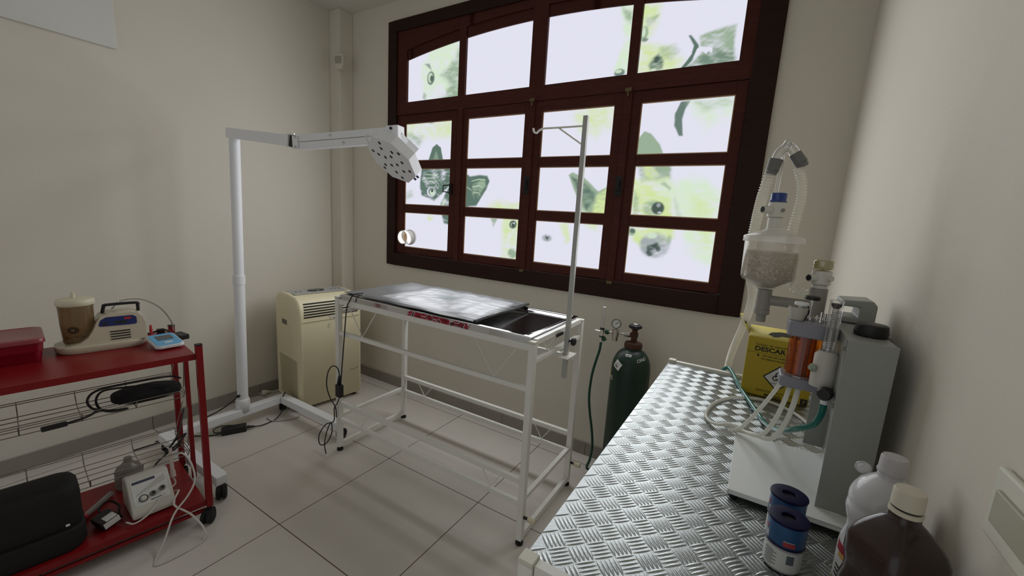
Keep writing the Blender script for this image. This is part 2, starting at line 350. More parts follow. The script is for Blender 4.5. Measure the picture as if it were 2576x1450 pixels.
PANE_Y = 2.166
PRINT=[
('LG',0.8,30,[(-2092,2297),(-2031,2386),(-1930,2419),(-1769,2417),(-1737,2089),(-1985,2058),(-2058,2132)]),
('MG',0.8,25,[(-1923,2228),(-1767,2371),(-1736,2065),(-1934,2083),(-1853,2160)]),
('W',0.7,15,[(-1988,2150),(-1914,2174),(-1867,2101),(-1985,2075)]),
('DG',0.7,6,[(-2071,2314),(-2029,2313),(-2006,2272)]),
('DG',0.9,4,(-2012,2223,32,42)),
('LG',0.8,3,(-2015,2226,21,30)),
('DK',0.9,3,(-2005,2220,14,20)),
('MG',0.7,5,[(-2072,2141),(-2043,2118),(-2056,2089),(-2082,2101)]),
('G',0.45,35,[(-2258,1981),(-1811,1963),(-1822,1841),(-2085,1841),(-2244,1861)]),
('MG',0.55,30,[(-2245,1901),(-2078,1866),(-2101,1784),(-2235,1820)]),
('MG',0.8,5,(-1998,1951,32,15)),
('DG',1,4,[(-2014,1698),(-1982,1780),(-1947,1804),(-1911,1777),(-1887,1695)]),
('MG',0.6,8,[(-1971,1697),(-1952,1758),(-1922,1696)]),
('DG',1,10,[(-2072,1670),(-1808,1666),(-1816,1546),(-1885,1478),(-1961,1423),(-2073,1463),(-2090,1522)]),
('DG',1,8,[(-1812,1546),(-1903,1404),(-1809,1391)]),
('LG',0.6,3,[(-1863,1447),(-1849,1434),(-1868,1400),(-1896,1404)]),
('W',0.8,4,(-1982,1489,40,35)),
('DG',0.9,3,(-1978,1492,29,27)),
('LG',0.9,3,(-1974,1487,22,21)),
('DK',1,2,(-1975,1497,11,11)),
('DG',0.85,8,[(-1887,1346),(-1810,1344),(-1807,1276),(-1863,1283)]),
('G',0.7,10,(-1986,1314,29,19)),
('MG',0.5,20,[(-2243,1479),(-2169,1508),(-2157,1461),(-2234,1423)]),
('DG',1,6,[(-1703,1622),(-1657,1592),(-1585,1602),(-1521,1595),(-1504,1564),(-1527,1505),(-1599,1409),(-1692,1396)]),
('MG',0.9,10,[(-1629,1548),(-1544,1578),(-1529,1529),(-1592,1454),(-1632,1478)]),
('DG',0.8,5,[(-1620,1489),(-1583,1509),(-1591,1429),(-1635,1416)]),
('G',0.65,25,(-1414,1411,75,34)),
('G',0.6,15,[(-1373,1412),(-1269,1451),(-1262,1370),(-1348,1378)]),
('MG',0.7,8,[(-1481,1340),(-1427,1338),(-1459,1286)]),
('G',0.6,25,[(-1396,1363),(-1262,1358),(-1264,1081),(-1380,1081),(-1377,1218)]),
('W',0.5,15,[(-1339,1257),(-1306,1272),(-1333,1160),(-1357,1170)]),
('DK',0.95,4,(-1314,1307,25,24)),
('MG',0.9,3,(-1314,1305,17,14)),
('DK',1,2,(-1311,1303,11,12)),
('W',1,1,(-1306,1315,6,5)),
('MG',0.9,8,(-1307,1131,31,32)),
('GR',0.7,5,(-1078,1243,33,21)),
('GR',1,3,(-1076,1243,21,18)),
('DK',0.8,2,(-1076,1246,10,12)),
('W',1,1,(-1074,1257,5,5)),
('G',0.65,14,[(-1002,1337),(-958,1335),(-947,1273),(-934,1238),(-957,1218),(-982,1271)]),
('G',0.6,25,[(-873,1355),(-768,1361),(-769,1297)]),
('MG',1,5,[(-972,1601),(-949,1616),(-877,1586),(-788,1514),(-738,1539),(-726,1378),(-851,1371),(-878,1409),(-900,1462),(-942,1537)]),
('DG',0.8,12,[(-957,1590),(-893,1569),(-801,1507),(-806,1465),(-841,1411),(-884,1473)]),
('G',0.85,14,[(-787,1505),(-737,1527),(-726,1378),(-802,1378),(-799,1444)]),
('LG',0.8,10,[(-876,1431),(-836,1400),(-845,1372),(-875,1377)]),
('G',0.65,40,[(-958,1915),(-866,1944),(-728,1952),(-730,1879),(-829,1795),(-933,1821)]),
('MG',1,4,[(-608,1694),(-607,1772),(-577,1810),(-545,1797),(-497,1748),(-468,1687)]),
('MG',0.95,12,[(-601,1669),(-435,1666),(-425,1581),(-460,1558),(-515,1571),(-569,1561)]),
('G',0.9,10,[(-567,1643),(-525,1654),(-480,1600),(-516,1581),(-553,1592)]),
('G',0.85,22,[(-623,1571),(-516,1581),(-436,1581),(-396,1525),(-373,1395),(-491,1356),(-603,1390)]),
('LG',0.8,22,[(-496,1571),(-440,1577),(-400,1525),(-410,1486),(-469,1504)]),
('MG',0.6,14,[(-605,1521),(-573,1482),(-560,1402),(-596,1400)]),
('W',0.7,8,[(-418,1524),(-395,1487),(-376,1401),(-396,1400)]),
('MG',0.7,6,[(-471,1558),(-453,1566),(-420,1536),(-426,1524)]),
('LG',0.9,35,[(-410,1562),(-331,1585),(-249,1554),(-186,1492),(-185,1383),(-173,1188),(-274,1196),(-328,1298),(-379,1411)]),
('G',0.5,40,[(-319,1489),(-213,1473),(-196,1270),(-256,1265)]),
('MG',0.4,12,[(-397,1487),(-376,1449),(-341,1374),(-367,1373)]),
('G',0.85,22,[(-620,1348),(-395,1361),(-383,1294),(-457,1238),(-533,1231),(-583,1278)]),
('MG',0.75,12,(-496,1437,50,36)),
('DK',0.95,5,(-471,1438,31,30)),
('W',0.8,2,(-461,1417,10,4)),
('GR',0.8,3,(-469,1453,10,10)),
('MG',0.9,4,(-591,1315,21,21)),
('DK',0.8,3,(-587,1319,14,12)),
('GR',0.75,12,(-467,1251,73,65)),
('LG',0.7,8,(-485,1302,27,16)),
('DK',0.7,8,[(-502,1244),(-451,1268),(-435,1246),(-459,1215),(-501,1203)]),
('DK',0.8,3,(-485,1203,14,10)),
('DK',0.8,3,(-445,1233,12,12)),
('MG',0.7,6,(-399,1283,11,24)),
('LG',0.9,14,[(-764,2434),(-693,2429),(-693,2322),(-687,2084),(-765,2108),(-731,2238)]),
('MG',0.6,12,[(-754,2414),(-703,2378),(-707,2325),(-739,2349)]),
('DG',0.9,4,(-737,2101,27,19)),
('LG',0.8,2,(-742,2109,17,8)),
('G',0.75,28,[(-678,2417),(-571,2379),(-584,2304),(-624,2222),(-494,2188),(-442,2125),(-462,2076),(-641,2083)]),
('MG',0.7,10,[(-631,2338),(-575,2340),(-591,2314),(-621,2301)]),
('MG',0.95,5,(-633,2273,20,31)),
('LG',0.8,3,(-636,2277,10,22)),
('DG',0.8,3,(-626,2240,16,9)),
('MG',0.5,16,[(-549,2193),(-477,2196),(-452,2165),(-487,2131),(-534,2147)]),
('DG',0.9,10,[(-593,2119),(-572,2152),(-549,2165),(-523,2127),(-529,2098),(-574,2086)]),
('DK',0.8,3,(-558,2141,11,15)),
('LG',0.8,2,(-569,2096,13,7)),
('MG',0.95,10,[(-376,2215),(-312,2231),(-234,2243),(-218,2079),(-428,2080),(-389,2118),(-357,2144)]),
('DG',0.5,20,[(-362,2132),(-302,2157),(-227,2146),(-218,2079),(-411,2087)]),
('DG',1,3,[(-425,2226),(-414,2227),(-376,2181),(-372,2164),(-394,2119),(-425,2085),(-443,2087),(-401,2144),(-395,2179)]),
('W',1,2,[(-379,2165),(-363,2171),(-312,2160),(-316,2135),(-329,2147),(-339,2135),(-357,2151),(-385,2132),(-396,2119)]),
('DG',0.95,4,[(-424,1937),(-379,1940),(-402,1902),(-409,1857),(-398,1781),(-416,1782),(-442,1830),(-445,1887)]),
('LG',0.9,40,[(-383,1930),(-195,1951),(-188,1851),(-293,1829),(-351,1880)]),
('MG',0.5,25,[(-366,1932),(-194,1944),(-195,1907),(-310,1894)]),
('LG',0.75,2,[(-2055,1587),(-1960,1582),(-1901,1525),(-1897,1520),(-1960,1576),(-2054,1583)]),
('LG',0.75,2,[(-2061,1560),(-1966,1561),(-1922,1514),(-1918,1509),(-1966,1555),(-2061,1556)]),
('LG',0.75,2,[(-2041,1608),(-1939,1603),(-1888,1541),(-1884,1535),(-1939,1597),(-2040,1604)]),
('LG',0.75,2,[(-1679,1528),(-1640,1508),(-1618,1454),(-1614,1449),(-1639,1503),(-1679,1524)]),
('LG',0.75,2,[(-1643,1565),(-1587,1578),(-1538,1573),(-1534,1568),(-1587,1572),(-1643,1561)]),
('LG',0.75,2,[(-1634,1528),(-1585,1539),(-1553,1524),(-1550,1519),(-1584,1533),(-1634,1524)]),
('LG',0.75,2,[(-1620,1491),(-1588,1494),(-1569,1475),(-1565,1470),(-1588,1489),(-1620,1487)])]

PAL = {k: np.array(hexc(v)) for k, v in dict(W='e4e4f2', G='d3e6a4', LG='d8ead0', MG='9bb098', DG='5f766b', DK='44544f', GR='a4acb0').items()}
def fbm(x, z, seed, oct=4):
    r = np.random.RandomState(seed); s = np.zeros_like(x); a = 1.0
    for o in range(oct):
        for _ in range(5):
            th = r.rand() * 6.283; fq = (2 ** o) * (14 + 8 * r.rand()); ph = r.rand() * 6.283
            s += a * np.sin(fq * (x * math.cos(th) + z * math.sin(th)) + ph) / 2.2
        a *= 0.6
    return s
def seg_sd(px, pz, poly):
    """signed distance (negative inside)"""
    d = np.full(px.shape, 1e9); ins = np.zeros(px.shape, bool); n = len(poly)
    for i in range(n):
        ax, az = poly[i]; bx, bz = poly[(i + 1) % n]
        ex, ez = bx - ax, bz - az
        t = np.clip(((px - ax) * ex + (pz - az) * ez) / (ex * ex + ez * ez + 1e-12), 0, 1)
        d = np.minimum(d, np.hypot(px - ax - t * ex, pz - az - t * ez))
        c = ((az > pz) != (bz > pz)) & (px < ex * (pz - az) / (ez + 1e-12) + ax)
        ins ^= c
    return np.where(ins, -d, d)
def paint(x, z):
    """frosted film printed with pale kitten and puppy faces; x, z in metres on the wall"""
    col = np.tile(PAL['W'], (len(x), 1))
    X, Z = x * 1000, z * 1000
    fx, fz = fbm(x, z, 3), fbm(x, z, 5)
    fur = fbm(x * 1.0 + 0.02 * fz, z * 2.6, 9, 5)
    hair = fbm(x * 5 + 0.05 * fz, z * 9 + 0.05 * fx, 21, 3)
    for c, a, s, g in PRINT:
        k = min(s * 0.35, 9)
        if isinstance(g, tuple):
            w = min(k, 1.2)
            qx, qz = (X + fx * w - g[0]) / g[2], (Z + fz * w - g[1]) / g[3]
            d = (np.sqrt(qx * qx + qz * qz) - 1) * min(g[2], g[3])
        else:
            d = seg_sd(X + fx * k, Z + fz * k, g)
        al = np.clip(0.5 - d / (2 * s), 0, 1); al = al * al * (3 - 2 * al) * a
        if s > 7 and c != 'W': al = np.clip(al * (1 + 0.22 * fur + 0.20 * hair), 0, 1)
        col = col * (1 - al[:, None]) + PAL[c] * al[:, None]
    return col
def film_mat():
    m = bpy.data.materials.new('backlit_frosted_film'); m.use_nodes = True
    nt = m.node_tree; nt.nodes.clear()
    out = nt.nodes.new('ShaderNodeOutputMaterial'); a = nt.nodes.new('ShaderNodeAttribute'); a.attribute_name = 'print'
    e = nt.nodes.new('ShaderNodeEmission'); e.inputs[1].default_value = WINDOW_GLOW
    nt.links.new(a.outputs['Color'], e.inputs[0])
    nt.links.new(e.outputs[0], out.inputs[0])
    return m
M_film = film_mat()
def pane(poly_fn, x0, x1, z0, parent, ztop=None):
    step = 0.0034
    nu = int((x1 - x0) / step); zt = (lambda x: ztop) if not callable(ztop) else ztop
    nv = int((zt((x0 + x1) / 2) - z0) / step)
    b = B().grid(lambda u, v: (x0 + u * (x1 - x0), PANE_Y, z0 + v * (zt(x0 + u * (x1 - x0)) - z0)), nu, nv)
    o = obj('pane', b, M_film, parent)
    me = o.data; n = len(me.vertices); co = np.empty(n * 3); me.vertices.foreach_get('co', co); co = co.reshape(-1, 3)
    W = WM[o.name]
    c = paint(co[:, 0] + W.translation.x, co[:, 2] + W.translation.z)
    # a thin edge of clear glass where the film stops short of the wood
    at = me.color_attributes.new('print', 'FLOAT_COLOR', 'POINT')
    at.data.foreach_set('color', np.hstack([c, np.ones((n, 1))]).astype(np.float32).ravel())
    if not callable(ztop): pass
    return o
win = bpy.data.objects.new('window_1', None); COL.objects.link(win)
win.location = ((WX0 + WX1) / 2, YB, WZ0); win['kind'] = 'structure'
WM['window_1'] = Matrix.Translation(win.location)
g = 0.0005
# outer casing, standing 22 mm proud of the wall
b = B(); cw = 0.080; y0 = YB - 0.024
b.box((WX0, y0, WZ0), (WX0 + cw, YB + 0.10, WZ1)); b.box((WX1 - cw - 0.018, y0, WZ0), (WX1, YB + 0.10, WZ1))
b.box((WX0 + cw, y0, WZ0), (WX1 - cw - 0.018, YB + 0.10, WZ0 + 0.090)); b.box((WX0 + cw, y0, WZ1 - 0.070), (WX1 - cw - 0.018, YB + 0.10, WZ1))
struct('casing', b, W_dark, win, bevel=0.003)
IX0, IX1 = WX0 + cw, WX1 - cw - 0.018
TZ0, TZ1 = 2.004, 2.084
def arch(x): return 2.436 - 0.088 * (x + 1.26) ** 2
def arch_hi(x): return 2.496 - 0.088 * (x + 1.26) ** 2
# fixed upper lights: transom, mullions and arched head
b = B(); yf = YB - 0.012
b.box((IX0, yf, TZ0), (IX1, YB + 0.08, TZ1))
lights = [(-2.216, -1.766), (-1.715, -1.250), (-1.157, -0.692), (-0.643, -0.197)]
edges = [IX0] + [q for l in lights for q in l] + [IX1]
for i in range(0, len(edges), 2):
    b.box((edges[i], yf, TZ1), (edges[i + 1], YB + 0.08, 2.541))
for x0, x1 in lights:
    xs_ = [x0 + (x1 - x0) * k / 12 for k in range(13)]
    for hi, yy, y2 in ((arch_hi, yf, YB + 0.08), (arch, YB - 0.002, YB + 0.08)):
        top = (lambda x: 2.541) if hi is arch_hi else arch_hi
        for k in range(12):
            xa, xb = xs_[k], xs_[k + 1]
            b.hexa([(xa, yy, hi(xa)), (xb, yy, hi(xb)), (xb, y2, hi(xb)), (xa, y2, hi(xa))], [(xa, yy, top(xa)), (xb, yy, top(xb)), (xb, y2, top(xb)), (xa, y2, top(xa))])
fx = struct('transom_light_frame', b, W_red, win)
for x0, x1 in lights:
    pane(None, x0 - 0.004, x1 + 0.004, TZ1 - 0.004, fx, ztop=lambda x: arch(x) + 0.004)
# slim bright glass edges and white beading strips on the upper lights
M_bead = mat('window_bead', (0.55, 0.36, 0.20), 0.5)
rows = [(1.093, 1.342), (1.396, 1.645), (1.697, 1.947)]
sashes = [(-2.300, -1.768, -2.228, -1.814), (-1.764, -1.217, -1.685, -1.268), (-1.213, -0.692, -1.157, -0.740), (-0.668, -0.144, -0.607, -0.191)]
for i, (s0, s1, p0, p1) in enumerate(sashes):
    b = B(); yf = YB - 0.006 - (0.004 if i in (1, 2) else 0)
    z0, z1 = 1.047, 2.001
    b.box((s0, yf, z0), (p0, YB + 0.03, z1)); b.box((p1, yf, z0), (s1, YB + 0.03, z1))
    zs = [z0] + [q for r in rows for q in r] + [z1]
    for k in range(0, 8, 2):
        b.box((p0, yf + (0.002 if 0 < k < 6 else 0), zs[k]), (p1, YB + 0.03, zs[k + 1]))
    sa = struct('sash', b, W_red, win, bevel=0.002)
    b = B()                                            # thin glazing bead around each pane
    for (ra, rb) in rows:
        t = 0.005; yb = YB + 0.002
        b.box((p0, yb, ra), (p0 + t, YB + 0.012, rb)); b.box((p1 - t, yb, ra), (p1, YB + 0.012, rb))
        b.box((p0 + t, yb, ra), (p1 - t, YB + 0.012, ra + t)); b.box((p0 + t, yb, rb - t), (p1 - t, YB + 0.012, rb))
    struct('glazing_bead', b, M_bead, sa)
    for (ra, rb) in rows:
        pane(None, p0 + 0.004, p1 - 0.004, ra + 0.004, sa, ztop=rb - 0.004)
# astragals covering the joints, bolts and catches
b = B()
for xa, xb in ((-1.752, -1.716), (-1.232, -1.200), (-0.690, -0.652)):
    b.box((xa, YB - 0.022, 1.040), (xb, YB - 0.004, 2.006))
struct('astragal', b, W_red, win, bevel=0.004)
b = B()
for x in (-1.216, -0.671):
    b.box((x - 0.016, YB - 0.030, 1.998), (x + 0.016, YB - 0.022, 2.016)); b.cyl((x, YB - 0.026, 1.975), (x, YB - 0.026, 1.998), 0.005)
    b.box((x - 0.014, YB - 0.030, 1.030), (x + 0.014, YB - 0.022, 1.044))
struct('bolt', b, M_brass, win)
for x, z in ((-1.220, 1.545), (-0.672, 1.545)):
    b = B().box((x - 0.018, YB - 0.030, z - 0.055), (x + 0.018, YB - 0.022, z + 0.045))
    b.box((x - 0.012, YB - 0.040, z - 0.028), (x + 0.012, YB - 0.030, z - 0.004)); b.box((x - 0.006, YB - 0.046, z - 0.010), (x + 0.006, YB - 0.038, z + 0.022))
    struct('latch', b, M_iron, win, bevel=0.002)
b = B().box((-1.810, YB - 0.016, 1.475), (-1.788, YB - 0.008, 1.545))
b.tube([(-1.800, YB - 0.014, 1.535), (-1.845, YB - 0.030, 1.530), (-1.850, YB - 0.030, 1.492), (-1.806, YB - 0.014, 1.486)], 0.004, smooth=0)
struct('catch_handle', b, M_iron, win)
# white pipe collar let into the lowest left pane for the exhaust hose
M_pvc = mat('white_pvc', 'dcdad2', 0.4)
cx, cz = -2.168, 1.166
b = B().lathe([(0.043, -0.010), (0.0430, 0.072), (0.048, 0.072), (0.048, 0.004), (0.054, 0.004), (0.054, -0.010)], (cx, 2.156, cz), 40, (0, -1, 0), close=False)
hc = thing('vent_collar', 'white plastic pipe collar sticking out of the lowest left window pane', 'pipe collar', (cx, 2.16, cz))
obj('ring', b, M_pvc, hc)
b = B().lathe([(0.0, 0.012), (0.0435, 0.012)], (cx, 2.156, cz), 40, (0, -1, 0), close=False)
obj('cover', b, mat('tan_card', (0.55, 0.33, 0.20), 0.7), hc, label='tan inner cover closing the collar')

# wall fittings
b = B().box((XL + 0.0005, -0.9, 2.058), (XL + 0.022, 0.843, 2.60))
tag(obj('wall_panel', b, mat('white_panel', (0.68, 0.67, 0.63), 0.6), bevel=0.003), 'flat white panel fixed high on the left wall', 'panel')
sn = thing('motion_sensor', 'small white motion sensor on the corner column below the ceiling', 'sensor', (-2.775, 2.049, 2.30))
R45 = Matrix.Rotation(math.radians(20), 4, 'Z')
def rotb(b, c, M):
    c = Vector(c); b.v = [M.to_3x3() @ (q - c) + c for q in b.v]; return b
cs = (-2.755, 2.028, 2.375)
b = B().prism([(-0.036, 0.050), (0.036, 0.050), (0.036, -0.025), (0.018, -0.056), (-0.018, -0.056), (-0.036, -0.025)], (cs[0], cs[1] - 0.022, cs[2]), (1, 0, 0), (0, 0, 1), (0, 0.036, 0))
M_sens = mat('sensor_plastic', (0.62, 0.58, 0.49), 0.5)
obj('housing', rotb(b, cs, R45), M_sens, sn, bevel=0.008, seg=3)
b = B().box((cs[0] - 0.026, cs[1] - 0.026, cs[2] - 0.018), (cs[0] + 0.024, cs[1] - 0.020, cs[2] + 0.030))
obj('lens', rotb(b, cs, R45), mat('sensor_lens', (0.36, 0.33, 0.27), 0.35), sn, bevel=0.003)
obj('bracket', B().box((cs[0] - 0.02, 2.034, cs[2] - 0.02), (cs[0] + 0.02, 2.0485, cs[2] + 0.02)), M_sens, sn)
so = thing('wall_socket', 'white switch plate at the right edge low on the right wall', 'switch plate', (XR, 0.53, 1.08))
obj('plate', B().box((XR - 0.009, 0.46, 1.045), (XR - 0.0005, 0.606, 1.122)), M_cap, so, bevel=0.004)
obj('insert', B().box((XR - 0.013, 0.480, 1.066), (XR - 0.008, 0.588, 1.102)), mat('switch_insert', (0.42, 0.40, 0.31), 0.4), so, bevel=0.002)

# ------------------------------------------------------------------ steel-frame tables
def table_frame(t, X0, X1, Y0, Y1, H, w=0.027):
    """legs with caps and feet, all rails and bracing rods"""
    bumps = []
    xi0, xi1, yi0, yi1 = X0 + w, X1 - w, Y0 + w, Y1 - w
    for x in (X0, X1 - w):
        for y in (Y0, Y1 - w):
            l = obj('leg', B().box((x, y, 0.022), (x + w, y + w, H - 0.006)), M_white, t, bevel=0.002)
            obj('end_cap', B().box((x - 0.001, y - 0.001, H - 0.0055), (x + w + 0.001, y + w + 0.001, H + 0.004)), M_cap, l, bevel=0.002)
            obj('foot', B().lathe([(0.0, 0.0005), (0.016, 0.0005), (0.017, 0.010), (0.008, 0.0125), (0.008, 0.0215), (0.0, 0.0215)], (x + w / 2, y + w / 2, 0), 20), M_rubber, l)
    rails = []
    for y in (Y0 + w / 2, Y1 - w / 2):
        for z, h in ((0.847, 0.026), (0.676, 0.020), (0.285, 0.022), (0.188, 0.020)):
            zz = z - (0.87 - H) if z > 0.5 else z
            obj('long_rail', B().box((xi0 + 0.0005, y - 0.010, zz - h / 2), (xi1 - 0.0005, y + 0.010, zz + h / 2)), M_white, t, bevel=0.0015)
    for x in (X0 + w / 2, X1 - w / 2):
        for z, h in ((0.868, 0.022), (0.790, 0.018), (0.208, 0.020), (0.035, 0.026)):
            zz = z - (0.87 - H) if z > 0.5 else z
            obj('end_rail', B().box((x - 0.010, yi0 + 0.0005, zz - h / 2), (x + 0.010, yi1 - 0.0005, zz + h / 2)), M_white, t, bevel=0.0015)
    return xi0, xi1, yi0, yi1
def vrod(t, p, q, r):
    obj('brace_rod', B().tube([p, q, r], 0.0028, n=8, smooth=0), M_white, t)
TX0, TX1, TY0, TY1, TH = -1.885, -0.684, 1.340, 1.848, 0.880
t1 = thing('surgical_table', 'white steel-frame operating table with a polished tray top below the window', 'operating table', ((TX0 + TX1) / 2, (TY0 + TY1) / 2, 0))
table_frame(t1, TX0, TX1, TY0, TY1, TH)
for y in (TY0 + 0.013, TY1 - 0.013):
    vrod(t1, (-1.788, y, 0.846), (-1.682, y, 0.696), (-1.577, y, 0.846)); vrod(t1, (-0.977, y, 0.846), (-0.870, y, 0.696), (-0.764, y, 0.846))
    vrod(t1, (-1.748, y, 0.276), (-1.690, y, 0.200), (-1.631, y, 0.276)); vrod(t1, (-0.906, y, 0.276), (-0.858, y, 0.200), (-0.806, y, 0.276))
for x in (TX0 + 0.013, TX1 - 0.013):
    vrod(t1, (x, 1.430, 0.868), (x, 1.494, 0.808), (x, 1.594, 0.868))
# polished steel tray with a raised rolled rim
b = B(); x0, x1, y0, y1 = -1.856, -0.712, 1.352, 1.836
def loop(ins, z): return [(x0 + ins, y0 + ins, z), (x1 - ins, y0 + ins, z), (x1 - ins, y1 - ins, z), (x0 + ins, y1 - ins, z)]
ls = [loop(0.004, 0.861), loop(0.0, 0.863), loop(0.0, 0.894), loop(0.004, 0.897), loop(0.020, 0.897), loop(0.030, 0.888), loop(0.060, 0.884)]
vs = [q for l in ls for q in l]; fs = []
for i in range(len(ls) - 1):
    for k in range(4): fs.append((i * 4 + k, i * 4 + (k + 1) % 4, (i + 1) * 4 + (k + 1) % 4, (i + 1) * 4 + k))
fs += [(24, 25, 26, 27), (3, 2, 1, 0)]
b.add(vs, fs)
obj('tray_top', b, M_steel, t1, bevel=0.002)
# printed strip along the front of the tray
def blob_mat():
    m = mat('printed_strip', (0.62, 0.58, 0.55), 0.3)
    nt = m.node_tree; bs = nt.nodes['Principled BSDF']
    tc = nt.nodes.new('ShaderNodeTexCoord'); mp = nt.nodes.new('ShaderNodeMapping'); mp.inputs['Scale'].default_value = (22, 22, 34)
    vo = nt.nodes.new('ShaderNodeTexVoronoi'); vo.inputs['Scale'].default_value = 1.0
    n = nt.nodes.new('ShaderNodeTexNoise'); n.inputs['Scale'].default_value = 5; n.inputs['Detail'].default_value = 0
    nt.links.new(tc.outputs['Object'], mp.inputs[0]); nt.links.new(mp.outputs[0], vo.inputs['Vector']); nt.links.new(mp.outputs[0], n.inputs['Vector'])
    r1 = nt.nodes.new('ShaderNodeValToRGB'); r1.color_ramp.interpolation = 'CONSTANT'
    e = r1.color_ramp.elements; e[0].position = 0; e[0].color = (0.20, 0.008, 0.02, 1); e[1].position = 0.40; e[1].color = (0.36, 0.02, 0.05, 1)
    for p_, c_ in ((0.62, (0.55, 0.42, 0.42, 1)), (0.70, (0.02, 0.012, 0.015, 1)), (0.78, (0.30, 0.015, 0.035, 1))):
        k = e.new(p_); k.color = c_
    nt.links.new(vo.outputs['Distance'], r1.inputs[0])
    # red in the middle of the strip, plain pale towards the ends
    sx = nt.nodes.new('ShaderNodeSeparateXYZ'); nt.links.new(tc.outputs['Object'], sx.inputs[0])
    ab = nt.nodes.new('ShaderNodeMath'); ab.operation = 'ADD'; ab.inputs[1].default_value = -0.100; nt.links.new(sx.outputs['X'], ab.inputs[0])
    a2 = nt.nodes.new('ShaderNodeMath'); a2.operation = 'ABSOLUTE'; nt.links.new(ab.outputs[0], a2.inputs[0])
    a3 = nt.nodes.new('ShaderNodeMath'); a3.operation = 'MULTIPLY_ADD'; a3.inputs[1].default_value = 0.06; nt.links.new(n.outputs['Fac'], a3.inputs[0]); nt.links.new(a2.outputs[0], a3.inputs[2])
    lt = nt.nodes.new('ShaderNodeMath'); lt.operation = 'LESS_THAN'; lt.inputs[1].default_value = 0.205; nt.links.new(a3.outputs[0], lt.inputs[0])
    mx = nt.nodes.new('ShaderNodeMix'); mx.data_type = 'RGBA'; mx.inputs['A'].default_value = (0.60, 0.56, 0.54, 1)
    nt.links.new(lt.outputs[0], mx.inputs['Factor']); nt.links.new(r1.outputs[0], mx.inputs['B']); nt.links.new(mx.outputs['Result'], bs.inputs['Base Color'])
    return m
obj('printed_strip', B().box((-1.50, 1.3508, 0.8645), (-0.90, 1.3516, 0.8935)), blob_mat(), t1, label='pale strip with red and black blots along the tray front')
for y in (1.353, 1.835):
    for z in (0.130,):
        bp = obj('bumper', B().cyl((TX1, y, z), (TX1 + 0.020, y, z), 0.006).cyl((TX1 + 0.020, y, z), (TX1 + 0.052, y, z), 0.011, 0.012), [M_cream], t1, label='cream bumper on a black stud')
        obj('stud', B().cyl((TX1 + 0.0005, y, z), (TX1 + 0.0195, y, z), 0.0065), M_black, bp)
obj('name_plate', B().box((TX1 + 0.0005, 1.53, 0.861), (TX1 + 0.002, 1.60, 0.875)), M_ink, t1)
# heating mat with crinkled plastic cover
hx0, hx1, hy0, hy1 = -1.842, -0.992, 1.366, 1.842
def matz(x, y):
    n1 = noise.noise((x * 7, y * 7, 1.3)); n2 = noise.noise((x * 16, y * 10, 4.2)); n3 = abs(noise.noise((x * 8 + y * 6, y * 15 - x * 4, 8.1)))
    m = min(1, max(0, (x + 1.66) / 0.1)) * min(1, max(0, (y - 1.40) / 0.05))
    return 0.0105 + 0.003 * n1 + m * (0.0028 * n2 + 0.0055 * (0.35 - n3)) + 0.004 * m
def mf(u, v):
    x = hx0 + u * (hx1 - hx0); y = hy0 + v * (hy1 - hy0)
    x += 0.006 * noise.noise((y * 9, 3.3, 0)) * (u > 0.97) ; y += 0.012 * noise.noise((x * 6, 1.7, 0)) * (v < 0.02)
    z = 0.8990 + matz(x, y)
    if v < 0.05 and x > -1.70: z -= 0.006 * (1 - v / 0.05)
    if u > 0.94: z -= 0.003 * (u - 0.94) / 0.06
    return (x, y, z)
hm = thing('heating_mat', 'grey heating mat under crinkled pale plastic lying on the operating table', 'heating mat', (-1.42, 1.60, 0.898))
b = B().grid(mf, 170, 96)
pm = mat('grey_mat_sheet', (0.3, 0.3, 0.3), 0.36, spec=0.4, bump=0.15, bscale=30, attr='tone', coat=0.06)
ho = obj('cover_sheet', b, pm, hm, ang=180, solid=0.0025)
me = ho.data; at = me.color_attributes.new('tone', 'FLOAT_COLOR', 'POINT')
cols = []
for q in me.vertices:
    x, y = q.co.x - 1.42, q.co.y + 1.60
    e1 = noise.noise((x * 8, y * 8, 2)) * 0.03
    pale = min(1, max(0, (x + 1.625 + e1) / 0.012)) * min(1, max(0, (y - 1.415 - e1) / 0.015)) * min(1, max(0, (1.80 + e1 - y) / 0.02)) * min(1, max(0, (-1.025 + e1 - x) / 0.012))
    gr = (0.16, 0.16, 0.165); pl = (0.44, 0.45, 0.47)
    c = [gr[k] * (1 - pale) + pl[k] * pale for k in range(3)]
    d2 = ((x + 1.36) / 0.10) ** 2 + ((y - 1.62) / 0.07) ** 2
    if d2 < 1: c = [c[k] * (1 - 0.45 * (1 - d2)) + (0.10, 0.22, 0.17)[k] * 0.45 * (1 - d2) for k in range(3)]
    if x > -1.012: c = (0.012, 0.012, 0.014)
    cols += [*c, 1]
at.data.foreach_set('color', cols)
b = B()
for y in np.linspace(1.50, 1.62, 7):                     # faint reddish lines of print on the plastic
    for k in range(9):
        xa = -1.55 + 0.021 * k
        pts = [(xa + 0.016 * (i & 1), y + 0.0012 * (i > 1)) for i in (0, 1, 3, 2)]
        b.add([(p[0], p[1], 0.9015 + matz(p[0], p[1])) for p in pts], [(0, 1, 2, 3)])
obj('print_lines', b, mat('faded_red_ink', (0.42, 0.26, 0.28), 0.5), hm)
obj('hem', B().tube([(hx1 + 0.001, hy0 + 0.002, 0.905), (hx1 - 0.004, 1.5, 0.906), (hx1 + 0.002, 1.68, 0.907), (hx1 - 0.002, hy1, 0.910)], 0.006), M_rubber, hm, label='black folded end of the mat')
